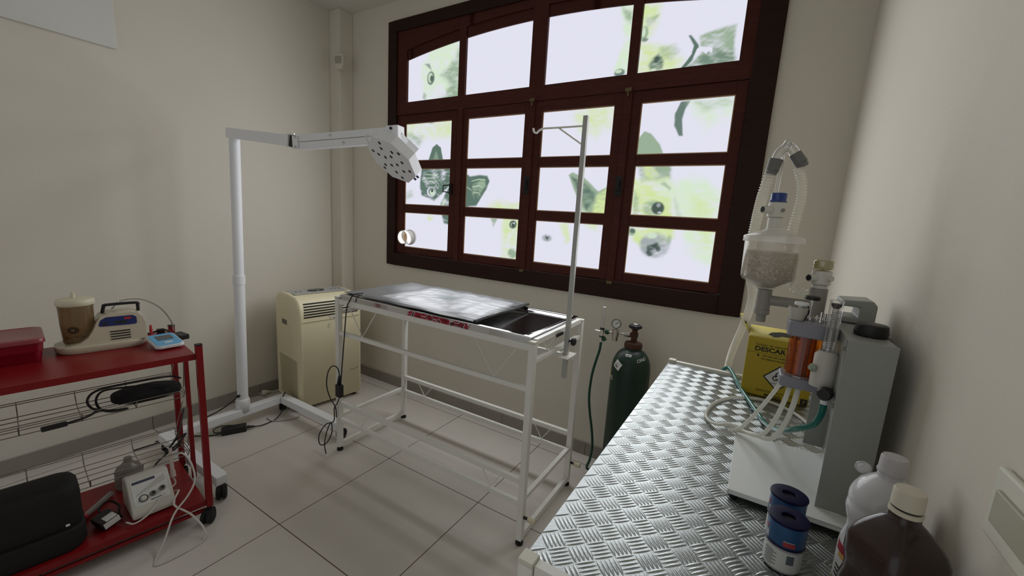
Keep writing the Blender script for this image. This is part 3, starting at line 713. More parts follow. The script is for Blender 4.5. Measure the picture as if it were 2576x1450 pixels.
# IV pole
iv = thing('iv_pole', 'slim white drip pole clamped to the right end of the operating table', 'drip pole', (-0.662, 1.60, 0.666))
ix, iy = -0.662, 1.600
obj('post', B().box((ix - 0.0095, iy - 0.0095, 0.668), (ix + 0.0095, iy + 0.0095, 1.760)), mat('grey_white_enamel', 'b4b4b0', 0.4), iv, bevel=0.0015)
hk = obj('hook_arm', B().tube([(ix - 0.0095, iy, 1.722), (-0.80, iy, 1.722), (-0.848, iy, 1.722), (-0.868, iy, 1.716), (-0.880, iy, 1.707), (-0.892, iy, 1.711), (-0.898, iy, 1.726)], 0.0042, n=10, smooth=4), M_white, iv)
obj('strut', B().tube([(ix - 0.0095, iy, 1.652), (-0.777, iy, 1.720)], 0.0035, smooth=0), M_white, iv)
kn = obj('clamp_knob', B().cyl((ix + 0.0095, iy, 0.838), (ix + 0.022, iy, 0.838), 0.005).lathe([(0.0, 0.0), (0.016, 0.0), (0.018, 0.004), (0.018, 0.012), (0.014, 0.016), (0, 0.016)], (ix + 0.022, iy, 0.838), 9, (1, 0, 0)), M_black, iv, label='black knob')
obj('clamp_bracket', B().box((TX1 + 0.0005, iy - 0.016, 0.772), (ix - 0.010, iy + 0.016, 0.782)).box((ix - 0.012, iy - 0.05, 0.770), (ix + 0.03, iy + 0.05, 0.7735)), M_white, iv)
# controller cable of the heating mat, hung down the front left leg
hcab = thing('mat_controller', 'black cable with inline switch box hanging down the front left table leg', 'cable', (-1.86, 1.325, 0.0))
obj('cable', B().tube([(-1.735, 1.40, 0.914), (-1.742, 1.350, 0.911), (-1.752, 1.332, 0.880), (-1.775, 1.330, 0.830), (-1.795, 1.328, 0.66), (-1.812, 1.326, 0.50), (-1.820, 1.324, 0.412)], 0.0030), M_black, hcab)
obj('cable', B().tube([(-1.822, 1.322, 0.44), (-1.835, 1.318, 0.50), (-1.875, 1.315, 0.505), (-1.915, 1.315, 0.46), (-1.930, 1.316, 0.38), (-1.905, 1.318, 0.315), (-1.866, 1.322, 0.27), (-1.862, 1.326, 0.21)], 0.0030), M_black, hcab)
obj('cable', B().tube([(-1.828, 1.322, 0.345), (-1.845, 1.320, 0.30), (-1.872, 1.320, 0.262), (-1.886, 1.326, 0.18), (-1.935, 1.310, 0.15), (-1.975, 1.295, 0.08), (-1.955, 1.285, 0.035), (-1.905, 1.29, 0.055), (-1.876, 1.305, 0.12), (-1.890, 1.312, 0.175), (-1.912, 1.30, 0.12), (-1.912, 1.285, 0.05), (-1.878, 1.270, 0.012)], 0.0030), M_black, hcab)
obj('switch_box', B().box((-1.846, 1.308, 0.342), (-1.806, 1.332, 0.412)), M_black, hcab, bevel=0.003)
obj('plug_grip', B().beam((-1.838, 1.320, 0.395), (-1.822, 1.322, 0.46), 0.016, 0.014, up=(0, 1, 0)), M_black, hcab, bevel=0.003)

# ------------------------------------------------------------------ counter table with tread plate
CX0, CX1, CY0, CY1, CH = -0.2505, 0.215, 0.4835, 1.672, 0.826
t2 = thing('instrument_table', 'white frame table with aluminium tread-plate top along the right wall', 'table', ((CX0 + CX1) / 2, (CY0 + CY1) / 2, 0))
w = 0.0265
for x in (CX0, CX1 - w):
    for y in (CY0, CY1 - w):
        l = obj('leg', B().box((x + 0.001, y + 0.001, 0.022), (x + w - 0.001, y + w - 0.001, CH + 0.004)), M_white, t2, bevel=0.002)
        obj('end_cap', B().box((x, y, CH - 0.001 + 0.0055), (x + w, y + w, CH + 0.012)), M_cap, l, bevel=0.0025)
        obj('foot', B().lathe([(0.0, 0.0005), (0.016, 0.0005), (0.017, 0.010), (0.008, 0.0125), (0.008, 0.0215), (0.0, 0.0215)], (x + w / 2, y + w / 2, 0), 20), M_rubber, l)
for y in (CY0 + 0.005, CY1 - w + 0.003):
    for z in (CH - 0.004, 0.63, 0.285, 0.188):
        obj('end_rail', B().box((CX0 + w, y, z - 0.012), (CX1 - w, y + 0.018, z + 0.012)), M_white, t2, bevel=0.0015)
for x in (CX0 + 0.004, CX1 - w + 0.004):
    for z in (0.80, 0.63, 0.208, 0.035):
        obj('long_rail', B().box((x, CY0 + w, z - 0.011), (x + 0.018, CY1 - w, z + 0.011)), M_white, t2, bevel=0.0015)
M_tread = mat('aluminium_tread', (0.37, 0.39, 0.385), 0.34, 1.0, bump=0.12, bscale=260, var=0.05, vscale=20)
px0, px1, py0, py1 = CX0 + 0.0005, CX1, CY0 + 0.0290, CY1 - 0.0290
def edge_in(x, y): return px0 + 0.004 < x < px1 - 0.002 and py0 + 0.001 < y < py1 - 0.001
zt = CH
b = B().box((px0, py0, CH - 0.026), (px0 + 0.0015, py1, CH - 0.003)).box((px0 + 0.0015, py0, CH - 0.003), (px1, py1, CH))
b.add([(px0, py0, CH - 0.003), (px0 + 0.0015, py0, CH), (px0 + 0.0015, py1, CH), (px0, py1, CH - 0.003)], [(0, 1, 2, 3)])
def bar(c, d, L=0.0345, wd=0.0064, h=0.0010):
    c = Vector(c); d = Vector(d); nrm = Vector((-d.y, d.x, 0)); n = 8; vs = []; 
    for i in range(n + 1):
        t = -1 + 2 * i / n; hw = wd / 2 * (1 - t * t) ** 0.8 if abs(t) < 1 else 0.0
        bow = 0.0008 * (1 - t * t)
        p = c + d * (t * L / 2) + nrm * bow
        x_ = min(max(p.x, px0 + 0.002), px1); y_ = min(max(p.y, py0), py1)
        hh = h * (1 - t * t) ** 0.5 if abs(t) < 1 else 0
        cl = lambda q: Vector((min(max(q.x, px0 + 0.0016), px1), min(max(q.y, py0), py1), q.z))
        vs += [cl(t_) for t_ in (p + nrm * hw + Vector((0, 0, zt + 0.0001)), p + Vector((0, 0, zt + 0.0001 + hh)) + nrm * hw * 0.35, p - nrm * hw * 0.35 + Vector((0, 0, zt + 0.0001 + hh)), p - nrm * hw + Vector((0, 0, zt + 0.0001)))]
    if not (edge_in(vs[0].x, vs[0].y) and edge_in(vs[-1].x, vs[-1].y)) and not edge_in(vs[n * 2].x, vs[n * 2].y): return
    b.add(vs, [(i * 4 + k, i * 4 + k + 1, (i + 1) * 4 + k + 1, (i + 1) * 4 + k) for i in range(n) for k in range(3)])
s2 = math.sqrt(0.5); pitch = 0.0475
for i in range(-2, 11):
    for j in range(-4, 24):
        for k in range(-2, 3):
            bar((-0.226 + pitch * i + 0.0051 * k, 0.608 + pitch * j + 0.0050 * k, 0), (s2, -s2, 0))
            bar((-0.2022 + pitch * i + 0.0051 * k, 0.6324 + pitch * j - 0.0052 * k, 0), (s2, s2, 0))
obj('tread_plate_top', b, M_tread, t2, label='aluminium five-bar tread plate', ang=30)

# ------------------------------------------------------------------ floor-standing surgical lamp
lp = thing('surgical_lamp', 'white floor-standing examination lamp with jointed arm and octagonal head', 'lamp', (-2.56, 1.19, 0))
zb = 0.085
def beam(name, p, q, w, h, m=M_lampw): return obj(name, B().beam(p, q, w, h), m, lp, bevel=0.003)
base = beam('base_beam', (-2.560, 0.825, zb), (-2.560, 1.396, zb), 0.052, 0.045)
legA = beam('base_leg', (-2.586, 1.422, zb), (-1.975, 1.422, zb), 0.050, 0.045)
legB = beam('base_leg', (-2.586, 0.800, zb), (-1.970, 0.800, zb), 0.050, 0.045)
def caster(parent, x, y, ztop, ang=0.0, r=0.030):
    a = Vector((math.cos(ang), math.sin(ang), 0)); s = Vector((-a.y, a.x, 0)); c = Vector((x, y, r)) + a * 0.014
    b = B()
    for k in (-1, 1):
        b.lathe([(0.0, -0.009), (r * 0.8, -0.009), (r, -0.005), (r, 0.005), (r * 0.8, 0.009), (0, 0.009)], c + s * 0.0115 * k, 24, s)
    b.lathe([(0.0, 0.0), (r * 0.72, 0.0), (r * 0.72, 0.006), (0, 0.006)], c - s * 0.003, 20, s)
    b.cyl((x, y, r * 1.5), (x, y, ztop - 0.0005), 0.008, n=12)
    b.hexa([Vector((x, y, r * 1.2)) - a * 0.012 - s * 0.019, Vector((x, y, r * 1.2)) + a * 0.030 - s * 0.019, Vector((x, y, r * 1.2)) + a * 0.030 + s * 0.019, Vector((x, y, r * 1.2)) - a * 0.012 + s * 0.019],
           [Vector((x, y, r * 2.12)) - a * 0.010 - s * 0.016, Vector((x, y, r * 2.12)) + a * 0.018 - s * 0.016, Vector((x, y, r * 2.12)) + a * 0.018 + s * 0.016, Vector((x, y, r * 2.12)) - a * 0.010 + s * 0.016])
    return obj('caster', b, M_rubber, parent)
beam('caster_bracket', (-1.985, 0.800, zb - 0.005), (-1.958, 0.800, zb - 0.005), 0.046, 0.050)
beam('caster_bracket', (-1.985, 1.422, zb - 0.005), (-1.958, 1.422, zb - 0.005), 0.046, 0.050)
for x, y, a in ((-1.966, 0.800, -0.5), (-1.966, 1.422, 1.9), (-2.560, 0.800, 2.0), (-2.560, 1.422, 2.6)):
    caster(lp, x, y, zb - 0.025, a)
pb, pt = Vector((-2.566, 1.185, 0.105)), Vector((-2.553, 1.207, 1.690))
pole = obj('pole', B().cyl(pb.lerp(pt, 0.496), pt, 0.0265, n=32).cyl(pb, pb.lerp(pt, 0.496), 0.0285, n=32), M_lampw, lp)
obj('pole_collar', B().cyl(pb.lerp(pt, 0.484), pb.lerp(pt, 0.516), 0.0315, n=32), M_lampw, pole)
obj('pole_socket', B().lathe([(0.036, -0.05), (0.036, 0.02), (0.0305, 0.035)], pb + Vector((0, 0, 0.03)), 32, close=False), M_lampw, lp, solid=0.003)
obj('cable_gland', B().cyl((-2.548, 1.157, 0.195), (-2.546, 1.150, 0.197), 0.009), M_black, pole)
A0, A1 = Vector((-2.600, 1.207, 1.716)), Vector((-2.005, 1.205, 1.648))
ua = (A1 - A0).normalized(); upv = (0, 0, 1)
arm = obj('lower_arm', B().beam(A0, A1, 0.045, 0.052), M_lampw, lp, bevel=0.002)
# elbow hinge
E0 = Vector((-1.975, 1.204, 1.636)); E1 = Vector((-1.440, 1.318, 1.668))
ue = (E1 - E0).normalized(); sx_ = ue.cross(Vector((0, 0, 1))).normalized(); uy = sx_.cross(ue).normalized()
b = B().beam(A1 + ua * 0.0005, E0 + ue * 0.028, 0.050, 0.004).box((0, 0, 0), (0, 0, 0)) if False else B()
hz = Vector((0, 0, 1))
b.beam(A1 - ua * 0.012 + hz * 0.0285, E0 + ue * 0.035 + hz * 0.0300, 0.050, 0.003); b.beam(A1 - ua * 0.012 - hz * 0.0285, E0 + ue * 0.035 - hz * 0.0300, 0.050, 0.003)
b.beam(E0 + ue * 0.008, E0 + ue * 0.040, 0.056, 0.058)
el = obj('elbow', b, M_lampw, lp, bevel=0.0015)
b = B()
for k in (-1, 1):
    b.cyl(E0 + ue * 0.028 + hz * 0.022 * k + sx_ * 0.0282, E0 + ue * 0.028 + hz * 0.022 * k + sx_ * 0.034, 0.006, n=6)
b.cyl(A1 + ua * 0.012 - hz * 0.036, A1 + ua * 0.012 + hz * 0.036, 0.006, n=10)
obj('bolt', b, M_chrome, el)
obj('hinge_gap', B().beam(A1 + ua * 0.0005, E0 + ue * 0.0075, 0.030, 0.050), M_black, el)
# parallel upper arm: two bars, one above the other
for dz, nm in ((0.0165, 'upper_bar'), (-0.0165, 'lower_bar')):
    obj(nm, B().beam(E0 + ue * 0.041 + uy * dz, E1 + uy * dz, 0.042, 0.031), M_lampw, lp, bevel=0.002)
b = B()
for t_, dz in ((0.42, 0.018), (0.55, -0.018)):
    p = E0.lerp(E1, t_) + uy * dz + sx_ * 0.0212; b.cyl(p, p + sx_ * 0.005, 0.0055, n=10)
obj('bolt', b, M_chrome, lp)
b = B().beam(E1 + ue * 0.0005 - ue * 0.015, E1 + ue * 0.045, 0.050, 0.074)
hb = obj('head_joint', b, M_lampw, lp, bevel=0.002)
b = B()
for dz in (0.024, -0.024):
    p = E1 + ue * 0.012 + uy * dz + sx_ * 0.0252; b.cyl(p, p + sx_ * 0.006, 0.006, n=8)
obj('bolt', b, M_black, hb)
# head
hc_ = Vector((-1.4215, 1.2962, 1.557)); hn = Vector((-0.11, -0.665, -0.738)).normalized()
lg = Vector((0.4377, 0.574, -0.5706)); lg = (lg - hn * lg.dot(hn)).normalized(); sh = hn.cross(lg)
oc = [(math.cos(math.radians(22.5 + 45 * k)) * 0.124, math.sin(math.radians(22.5 + 45 * k)) * 0.124) for k in range(8)]
a_ = [hc_ + lg * p[0] + sh * p[1] for p in oc]; bk = [q - hn * 0.048 for q in a_]; tp = [hc_ + (lg * p[0] + sh * p[1]) * 0.55 - hn * 0.066 for p in oc]
vs = a_ + bk + tp; fs = [tuple(range(8)), tuple(range(16, 24))] + [(i, (i + 1) % 8, 8 + (i + 1) % 8, 8 + i) for i in range(8)] + [(8 + i, 8 + (i + 1) % 8, 16 + (i + 1) % 8, 16 + i) for i in range(8)]
hd = obj('head', B().add(vs, fs), M_lampw, lp, bevel=0.002)
b = B()
for r_, n_, o_ in ((0.030, 4, 0.4), (0.066, 7, 0.1), (0.094, 6, 0.5)):
    for k in range(n_):
        a = o_ + 2 * math.pi * k / n_; p = hc_ + lg * math.cos(a) * r_ + sh * math.sin(a) * r_
        b.lathe([(0.0, 0.0006), (0.0072, 0.0006), (0.0082, 0.0002)], p, 16, hn, close=False)
obj('led_lens', b, mat('lens_black', (0.008, 0.008, 0.008), 0.15), hd, label='black round lamp openings')
# handle plate at one end and two studs at the other
b = B(); q0 = hc_ - lg * 0.108
pts = [(0.0, -0.050), (0.0, 0.050), (-0.034, 0.026), (-0.036, 0.004), (-0.030, -0.012)]
o3 = [q0 + lg * p[0] + sh * p[1] - hn * 0.004 for p in pts]; i3 = [q0 + lg * p[0] + sh * p[1] - hn * 0.004 for p in [(-0.008, -0.026), (-0.008, 0.030), (-0.026, 0.018), (-0.028, 0.006), (-0.022, -0.008)]]
vv = o3 + i3 + [q - hn * 0.003 for q in o3 + i3]; ff = []
for i in range(5):
    j = (i + 1) % 5; ff += [(i, j, 5 + j, 5 + i), (10 + i, 15 + i, 15 + j, 10 + j), (i, 10 + i, 10 + j, j), (5 + i, 5 + j, 15 + j, 15 + i)]
obj('handle_plate', B().add(vv, ff), M_lampw, hd)
b = B()
for s_ in (-0.012, 0.020):
    p = hc_ + lg * 0.1146 + sh * s_ - hn * 0.020; b.cyl(p, p + lg * 0.014, 0.005, n=12)
obj('stud', b, mat('stud_grey', (0.05, 0.05, 0.08), 0.4), hd)
# yoke block behind the head
yk = hc_ - hn * 0.088 + lg * 0.008
b = B().beam(yk - hn * 0.020 - lg * 0.014, yk - hn * 0.020 + lg * 0.044, 0.044, 0.040, up=-hn)
b.beam(hc_ - hn * 0.066, yk - hn * 0.02, 0.030, 0.030)
obj('yoke', b, M_lampw, lp, bevel=0.002)
b = B().beam(yk - hn * 0.022 - lg * 0.0145, yk - hn * 0.022 - lg * 0.040, 0.034, 0.034, up=-hn)
obj('yoke_block', b, M_black, lp)
obj('joint_link', B().beam(E1 + ue * 0.030, yk - hn * 0.020 + lg * 0.0, 0.032, 0.030), M_lampw, lp, bevel=0.002)

# power brick of the lamp on the floor
pbk = thing('power_adapter', 'black power brick with looped cable on the floor by the lamp base', 'power adapter', (-2.50, 1.10, 0))
R_ = Matrix.Rotation(math.radians(64), 4, 'Z')
b = B().box((-0.062, -0.026, 0.001), (0.062, 0.026, 0.036)); b.v = [R_ @ q + Vector((-2.508, 1.103, 0)) for q in b.v]
obj('brick', b, M_black, pbk, bevel=0.004)
obj('strain_relief', B().cyl((-2.480, 1.160, 0.018), (-2.462, 1.196, 0.012), 0.010, 0.005, 12), M_black, pbk)
obj('cable', B().tube([(-2.462, 1.196, 0.012), (-2.455, 1.24, 0.006), (-2.468, 1.33, 0.008), (-2.500, 1.395, 0.05), (-2.530, 1.410, 0.1125), (-2.56, 1.44, 0.1125), (-2.605, 1.455, 0.09), (-2.64, 1.46, 0.006)], 0.0032), M_black, pbk)
obj('cable', B().tube([(-2.536, 1.045, 0.015), (-2.560, 1.025, 0.012), (-2.600, 1.035, 0.012), (-2.615, 1.075, 0.012), (-2.59, 1.11, 0.012), (-2.550, 1.120, 0.022), (-2.53, 1.105, 0.034)], 0.0030), M_black, pbk)
obj('cable', B().tube([(-2.532, 1.042, 0.010), (-2.555, 1.010, 0.004), (-2.60, 0.97, 0.004), (-2.68, 0.90, 0.004), (-2.72, 0.80, 0.004)], 0.0030), M_black, pbk)
lc = obj('lamp_cable', B().tube([(-2.5455, 1.146, 0.198), (-2.555, 1.12, 0.17), (-2.585, 1.06, 0.125), (-2.61, 1.01, 0.1), (-2.62, 0.96, 0.06), (-2.61, 0.88, 0.03), (-2.66, 0.80, 0.02), (-2.70, 0.70, 0.006)], 0.0036), M_black)
tag(lc, 'black cable running from the lamp pole foot towards the red trolley', 'cable')
wp = thing('air_conditioner_plug', 'white three-pin plug and cord lying on the floor by the left baseboard', 'plug', (-2.87, 1.46, 0))
obj('plug_body', B().lathe([(0.0, 0.0), (0.018, 0.0), (0.020, 0.014), (0.013, 0.034), (0.006, 0.050), (0, 0.050)], (-2.868, 1.452, 0.021), 16, (0.15, 0.98, 0.0)), M_cap, wp)
obj('pins', B().cyl((-2.862, 1.452, 0.021), (-2.865, 1.432, 0.021), 0.003).cyl((-2.877, 1.452, 0.021), (-2.880, 1.432, 0.021), 0.003), M_chrome, wp)
obj('cord', B().tube([(-2.860, 1.503, 0.021), (-2.855, 1.53, 0.012), (-2.852, 1.62, 0.006), (-2.86, 1.70, 0.006)], 0.004), M_cap, wp)
fc = tag(obj('grey_cord', B().tube([(-2.52, 1.30, 0.005), (-2.46, 1.30, 0.005), (-2.405, 1.36, 0.005), (-2.385, 1.42, 0.005), (-2.40, 1.434, 0.006)], 0.0035), mat('pale_grey_cord', (0.42, 0.40, 0.37), 0.5)), 'thin pale grey cord curled on the floor under the lamp base', 'cord')

# ------------------------------------------------------------------ portable air conditioner (local axes: x = across the front, y = into the depth)
ACW, ACD = 0.43, 0.375
fa = Vector((0.142, 0.990, 0)); fb = Vector((-0.990, 0.142, 0))
ac = thing('air_conditioner', 'cream portable air conditioner standing in the corner behind the operating table', 'air conditioner', (-2.432, 1.474, 0), math.atan2(0.990, 0.142))
M_ac = mat('aged_cream_shell', (0.80, 0.72, 0.49), 0.42, var=0.05, vscale=4)
prof = [(0.004, 0.022), (0.0, 0.040), (0.002, 0.640), (0.012, 0.690), (0.038, 0.735), (0.075, 0.757), (0.20, 0.768), (0.300, 0.766), (0.345, 0.745), (0.368, 0.70), (0.372, 0.60), (0.375, 0.04), (0.370, 0.022)]
b = B().prism(prof, (0, 0, 0), (0, 1, 0), (0, 0, 1), (ACW, 0, 0))
body = obj('shell', b, M_ac, ac, bevel=0.022, seg=4, local=True)
M_slot = mat('vent_dark', (0.012, 0.012, 0.010), 0.7)
def on_front(z):
    """depth of the front face at height z"""
    for (y0_, z0_), (y1_, z1_) in zip(prof[1:6], prof[2:7]):
        if z0_ <= z <= z1_: return y0_ + (y1_ - y0_) * (z - z0_) / (z1_ - z0_)
    return 0
b = B()
for k in range(6):
    z = 0.632 + 0.0165 * k; d = on_front(z) - 0.0016; d2 = on_front(z + 0.0085) - 0.0016; i = 0.030 + 0.0016 * k
    b.add([(i, d, z), (ACW - i, d, z), (ACW - i, d2, z + 0.0085), (i, d2, z + 0.0085), (i, d + 0.01, z), (ACW - i, d + 0.01, z), (ACW - i, d2 + 0.01, z + 0.0085), (i, d2 + 0.01, z + 0.0085)],
          [(0, 1, 2, 3), (0, 4, 5, 1), (3, 2, 6, 7), (0, 3, 7, 4), (1, 5, 6, 2)])
obj('air_outlet', b, M_slot, ac, local=True, label='dark horizontal outlet slots')
obj('front_seam', B().box((0.02, -0.0008, 0.602), (ACW - 0.02, 0.002, 0.6045)), mat('seam', (0.36, 0.32, 0.20), 0.6), ac, local=True)
b = B()
for k in range(26):
    z = 0.060 + k * 0.0108
    b.box((-0.0008, 0.050, z), (0.002, 0.300 + 0.0006 * k, z + 0.0046))
obj('side_grille', b, mat('grille_shadow', (0.24, 0.215, 0.14), 0.7), ac, local=True)
obj('grip_recess', B().box((-0.0008, 0.185, 0.555), (0.002, 0.262, 0.590)), mat('recess_grey', (0.17, 0.16, 0.13), 0.6), ac, local=True, bevel=0.004)
zt_ = 0.7682
obj('control_panel', B().box((0.030, 0.125, zt_ - 0.004), (ACW - 0.03, 0.285, zt_ + 0.0008)), mat('panel_silver', (0.42, 0.42, 0.41), 0.35), ac, local=True, bevel=0.004)
b = B().lathe([(0, 0.0), (0.058, 0.0), (0.055, 0.006), (0, 0.007)], (0.205, 0.205, zt_ + 0.0002), 32); 
for q in b.v: q.y = 0.205 + (q.y - 0.205) * 0.6
obj('display', b, mat('display_black', (0.015, 0.015, 0.018), 0.15), ac, local=True)
b = B()
for x in (0.07, 0.10, 0.31, 0.34, 0.37): b.lathe([(0, 0.003), (0.008, 0.003), (0.009, 0)], (x, 0.20, zt_ + 0.0006), 14)
obj('button', b, mat('button_grey', (0.22, 0.22, 0.22), 0.4), ac, local=True)
b = B().flat([(0, 0), (0.050, 0.010), (0.046, 0.040), (0.010, 0.045), (-0.02, 0.035)], (0.210, -0.0006, 0.598), (1, 0, 0), (0, 0.04, 1))
b.flat([(0, 0), (0.016, 0.004), (0.020, 0.035), (0.006, 0.030)], (0.185, -0.0006, 0.548), (1, 0, 0), (0, 0, 1))
st = obj('sticker_remains', b, mat('torn_sticker', (0.66, 0.62, 0.46), 0.35), ac, local=True)
b = B().box((0.222, -0.0016, 0.608), (0.246, -0.0009, 0.624)); b.m = 1
for k in range(7): b.box((0.2235 + 0.003 * k, -0.0019, 0.609), (0.2248 + 0.003 * k, -0.0014, 0.614))
obj('small_label', b, [M_paper, M_ink], ac, local=True)
b = B().tube([(0.34, -0.0006, 0.215), (0.36, -0.0008, 0.209), (0.385, -0.0008, 0.213), (0.405, -0.0006, 0.221)], 0.0008, n=5)
obj('scratch', b, M_slot, ac, local=True)
b = B()
for x in (0.04, ACW - 0.04):
    for y in (0.05, ACD - 0.05): b.cyl((x, y, 0.001), (x, y, 0.030), 0.018, n=16)
obj('caster', b, M_rubber, ac, local=True)
hose = [(0.27, ACD + 0.002, 0.60), (0.30, ACD + 0.05, 0.60), (0.37, ACD + 0.075, 0.58), (0.445, ACD - 0.02, 0.50), (0.475, ACD - 0.12, 0.40), (0.472, ACD - 0.15, 0.33), (0.448, ACD - 0.18, 0.27)]
n_ = len(cr(hose, 14))
b = B().tube([(0.41, 0.355, 0.56), (0.44, 0.335, 0.545), (0.462, 0.30, 0.49), (0.468, 0.285, 0.42), (0.462, 0.275, 0.35), (0.447, 0.28, 0.29), (0.43, 0.30, 0.265)], 0.04, n=20, smooth=14, rf=lambda i, n: 0.042 + 0.004 * math.sin(i * 2.1))
obj('exhaust_hose', b, mat('hose_white', (0.62, 0.61, 0.58), 0.5), ac, local=True, label='white corrugated exhaust hose')

# ------------------------------------------------------------------ oxygen cylinder
OX, OY = -0.473, 1.990
ox = thing('oxygen_cylinder', 'dark green gas cylinder with pressure regulator beside the window wall', 'gas cylinder', (OX, OY, 0))
M_gn = mat('dark_green_paint', (0.006, 0.026, 0.015), 0.42, var=0.25, vscale=9, bump=0.08, bscale=60)
M_rust = mat('rusty_iron', (0.070, 0.028, 0.016), 0.7, 0.3, bump=0.4, bscale=120)
M_nick = mat('nickel', (0.50, 0.47, 0.42), 0.28, 1.0)
M_dgn = mat('green_plastic', (0.008, 0.060, 0.028), 0.4)
cyl = obj('body', B().lathe([(0.0, 0.001), (0.085, 0.001), (0.094, 0.012), (0.094, 0.625), (0.0925, 0.655), (0.087, 0.685), (0.077, 0.709), (0.064, 0.727), (0.050, 0.738), (0.041, 0.744), (0.041, 0.752), (0, 0.752)], (OX, OY, 0), 64), M_gn, ox)
obj('neck_ring', B().lathe([(0.0405, 0.7525), (0.043, 0.754), (0.043, 0.770), (0.039, 0.778), (0.022, 0.781), (0, 0.781)], (OX, OY, 0), 40), M_rust, ox)
vb = obj('valve', B().cyl((OX, OY, 0.781), (OX, OY, 0.789), 0.014).cyl((OX, OY, 0.789), (OX, OY, 0.803), 0.0145).box((OX - 0.019, OY - 0.014, 0.803), (OX + 0.015, OY + 0.014, 0.826)).cyl((OX, OY, 0.826), (OX, OY, 0.850), 0.013), M_rust, ox, bevel=0.001)
b = B().lathe([(0, 0.840), (0.012, 0.842), (0.020, 0.848), (0.0285, 0.853), (0.030, 0.859), (0.0285, 0.865), (0.020, 0.869), (0, 0.870)], (OX, OY, 0), 32)
b.v = [Vector((OX + (q.x - OX) * (1 + 0.10 * math.cos(5 * math.atan2(q.y - OY, q.x - OX))), OY + (q.y - OY) * (1 + 0.10 * math.cos(5 * math.atan2(q.y - OY, q.x - OX))), q.z)) for q in b.v]
hw = obj('hand_wheel', b, M_black, ox)
obj('wheel_badge', B().lathe([(0, 0.8712), (0.011, 0.8708)], (OX, OY, 0), 20, close=False), M_paper, hw)
def on_cyl(b, poly, ang, z, r, tilt=0.0, off=0.0008):
    """lay a small flat outline on the cylinder surface"""
    ct, st_ = math.cos(tilt), math.sin(tilt)
    vs = []
    for p in poly:
        s_, t_ = p[0] * ct - p[1] * st_, p[0] * st_ + p[1] * ct
        zz = z + t_; rr = r(zz) if callable(r) else r; a = ang + s_ / max(rr, 0.01)
        vs.append((OX + math.cos(a) * (rr + off), OY + math.sin(a) * (rr + off), zz))
    return b.add(vs, [tuple(range(len(poly)))])
PR = [(0.625, 0.094), (0.655, 0.0925), (0.685, 0.087), (0.709, 0.077), (0.727, 0.064), (0.738, 0.050), (0.744, 0.041)]
def rad(z):
    if z <= PR[0][0]: return PR[0][1]
    for (za, ra), (zb_, rb_) in zip(PR, PR[1:]):
        if za <= z <= zb_: return ra + (rb_ - ra) * (z - za) / (zb_ - za)
    return PR[-1][1]
def qd(x0, y0, x1, y1, n=6): return [(x0 + (x1 - x0) * i / n, y0) for i in range(n + 1)] + [(x0 + (x1 - x0) * i / n, y1) for i in range(n, -1, -1)]
def patch(b, x0, y0, x1, y1, ang, z, tilt, off, nu=6, nv=6):
    ct, st_ = math.cos(tilt), math.sin(tilt)
    def fn(u, v):
        p = (x0 + u * (x1 - x0), y0 + v * (y1 - y0)); s_, t_ = p[0] * ct - p[1] * st_, p[0] * st_ + p[1] * ct
        zz = z + t_; rr = rad(zz); a = ang + s_ / rr
        return (OX + math.cos(a) * (rr + off), OY + math.sin(a) * (rr + off), zz)
    return b.grid(fn, nu, nv)
b = B(); A1_ = -2.10; patch(b, -0.021, -0.019, 0.021, 0.019, A1_, 0.672, -0.42, 0.0014); b.m = 1
for k in range(12):
    wk = (0.0008, 0.0014, 0.0005)[k % 3]; patch(b, -0.014 + 0.0018 * k, -0.012, -0.014 + 0.0018 * k + wk, -0.001, A1_, 0.672, -0.42, 0.0020, 1, 2)
patch(b, -0.016, 0.004, 0.002, 0.0052, A1_, 0.672, -0.42, 0.0020, 2, 1); patch(b, -0.016, 0.009, 0.008, 0.0102, A1_, 0.672, -0.42, 0.0020, 2, 1)
obj('barcode_label', b, [M_paper, M_ink], ox, label='white barcode label stuck askew on the shoulder')
b = B(); patch(b, -0.014, -0.005, 0.014, 0.005, -1.60, 0.7265, 0.0, 0.0012); b.m = 1
for k in range(5): patch(b, -0.010 + 0.0042 * k, -0.002, -0.007 + 0.0042 * k, 0.002, -1.60, 0.7265, 0, 0.0017, 1, 1)
obj('small_label', b, [M_paper, M_ink], ox)
b = B(); patch(b, -0.010, -0.018, 0.002, 0.022, -2.62, 0.610, 0.2, 0.0012, 4, 4); obj('yellow_sticker', b, mat('yellow_sticker', (0.45, 0.34, 0.03), 0.6), ox)
b = B(); patch(b, -0.012, -0.014, 0.010, 0.010, -2.42, 0.600, 0.3, 0.0016, 4, 4); obj('grey_sticker', b, mat('grey_sticker', (0.20, 0.20, 0.19), 0.6), ox)
tb = B().text('ONU', 0.022, (0, 0, 0), (1, 0, 0), (0, 1, 0))
b = B()
vs = []
for q in tb.v:
    zz = 0.700 + q.y * 0.9 + q.x * 0.25; rr = rad(zz); a = -1.02 + q.x / rr; vs.append((OX + math.cos(a) * (rr + 0.0012), OY + math.sin(a) * (rr + 0.0012), zz))
b.add(vs, tb.f); obj('stamped_letters', b, M_paper, ox, label='white letters ONU')
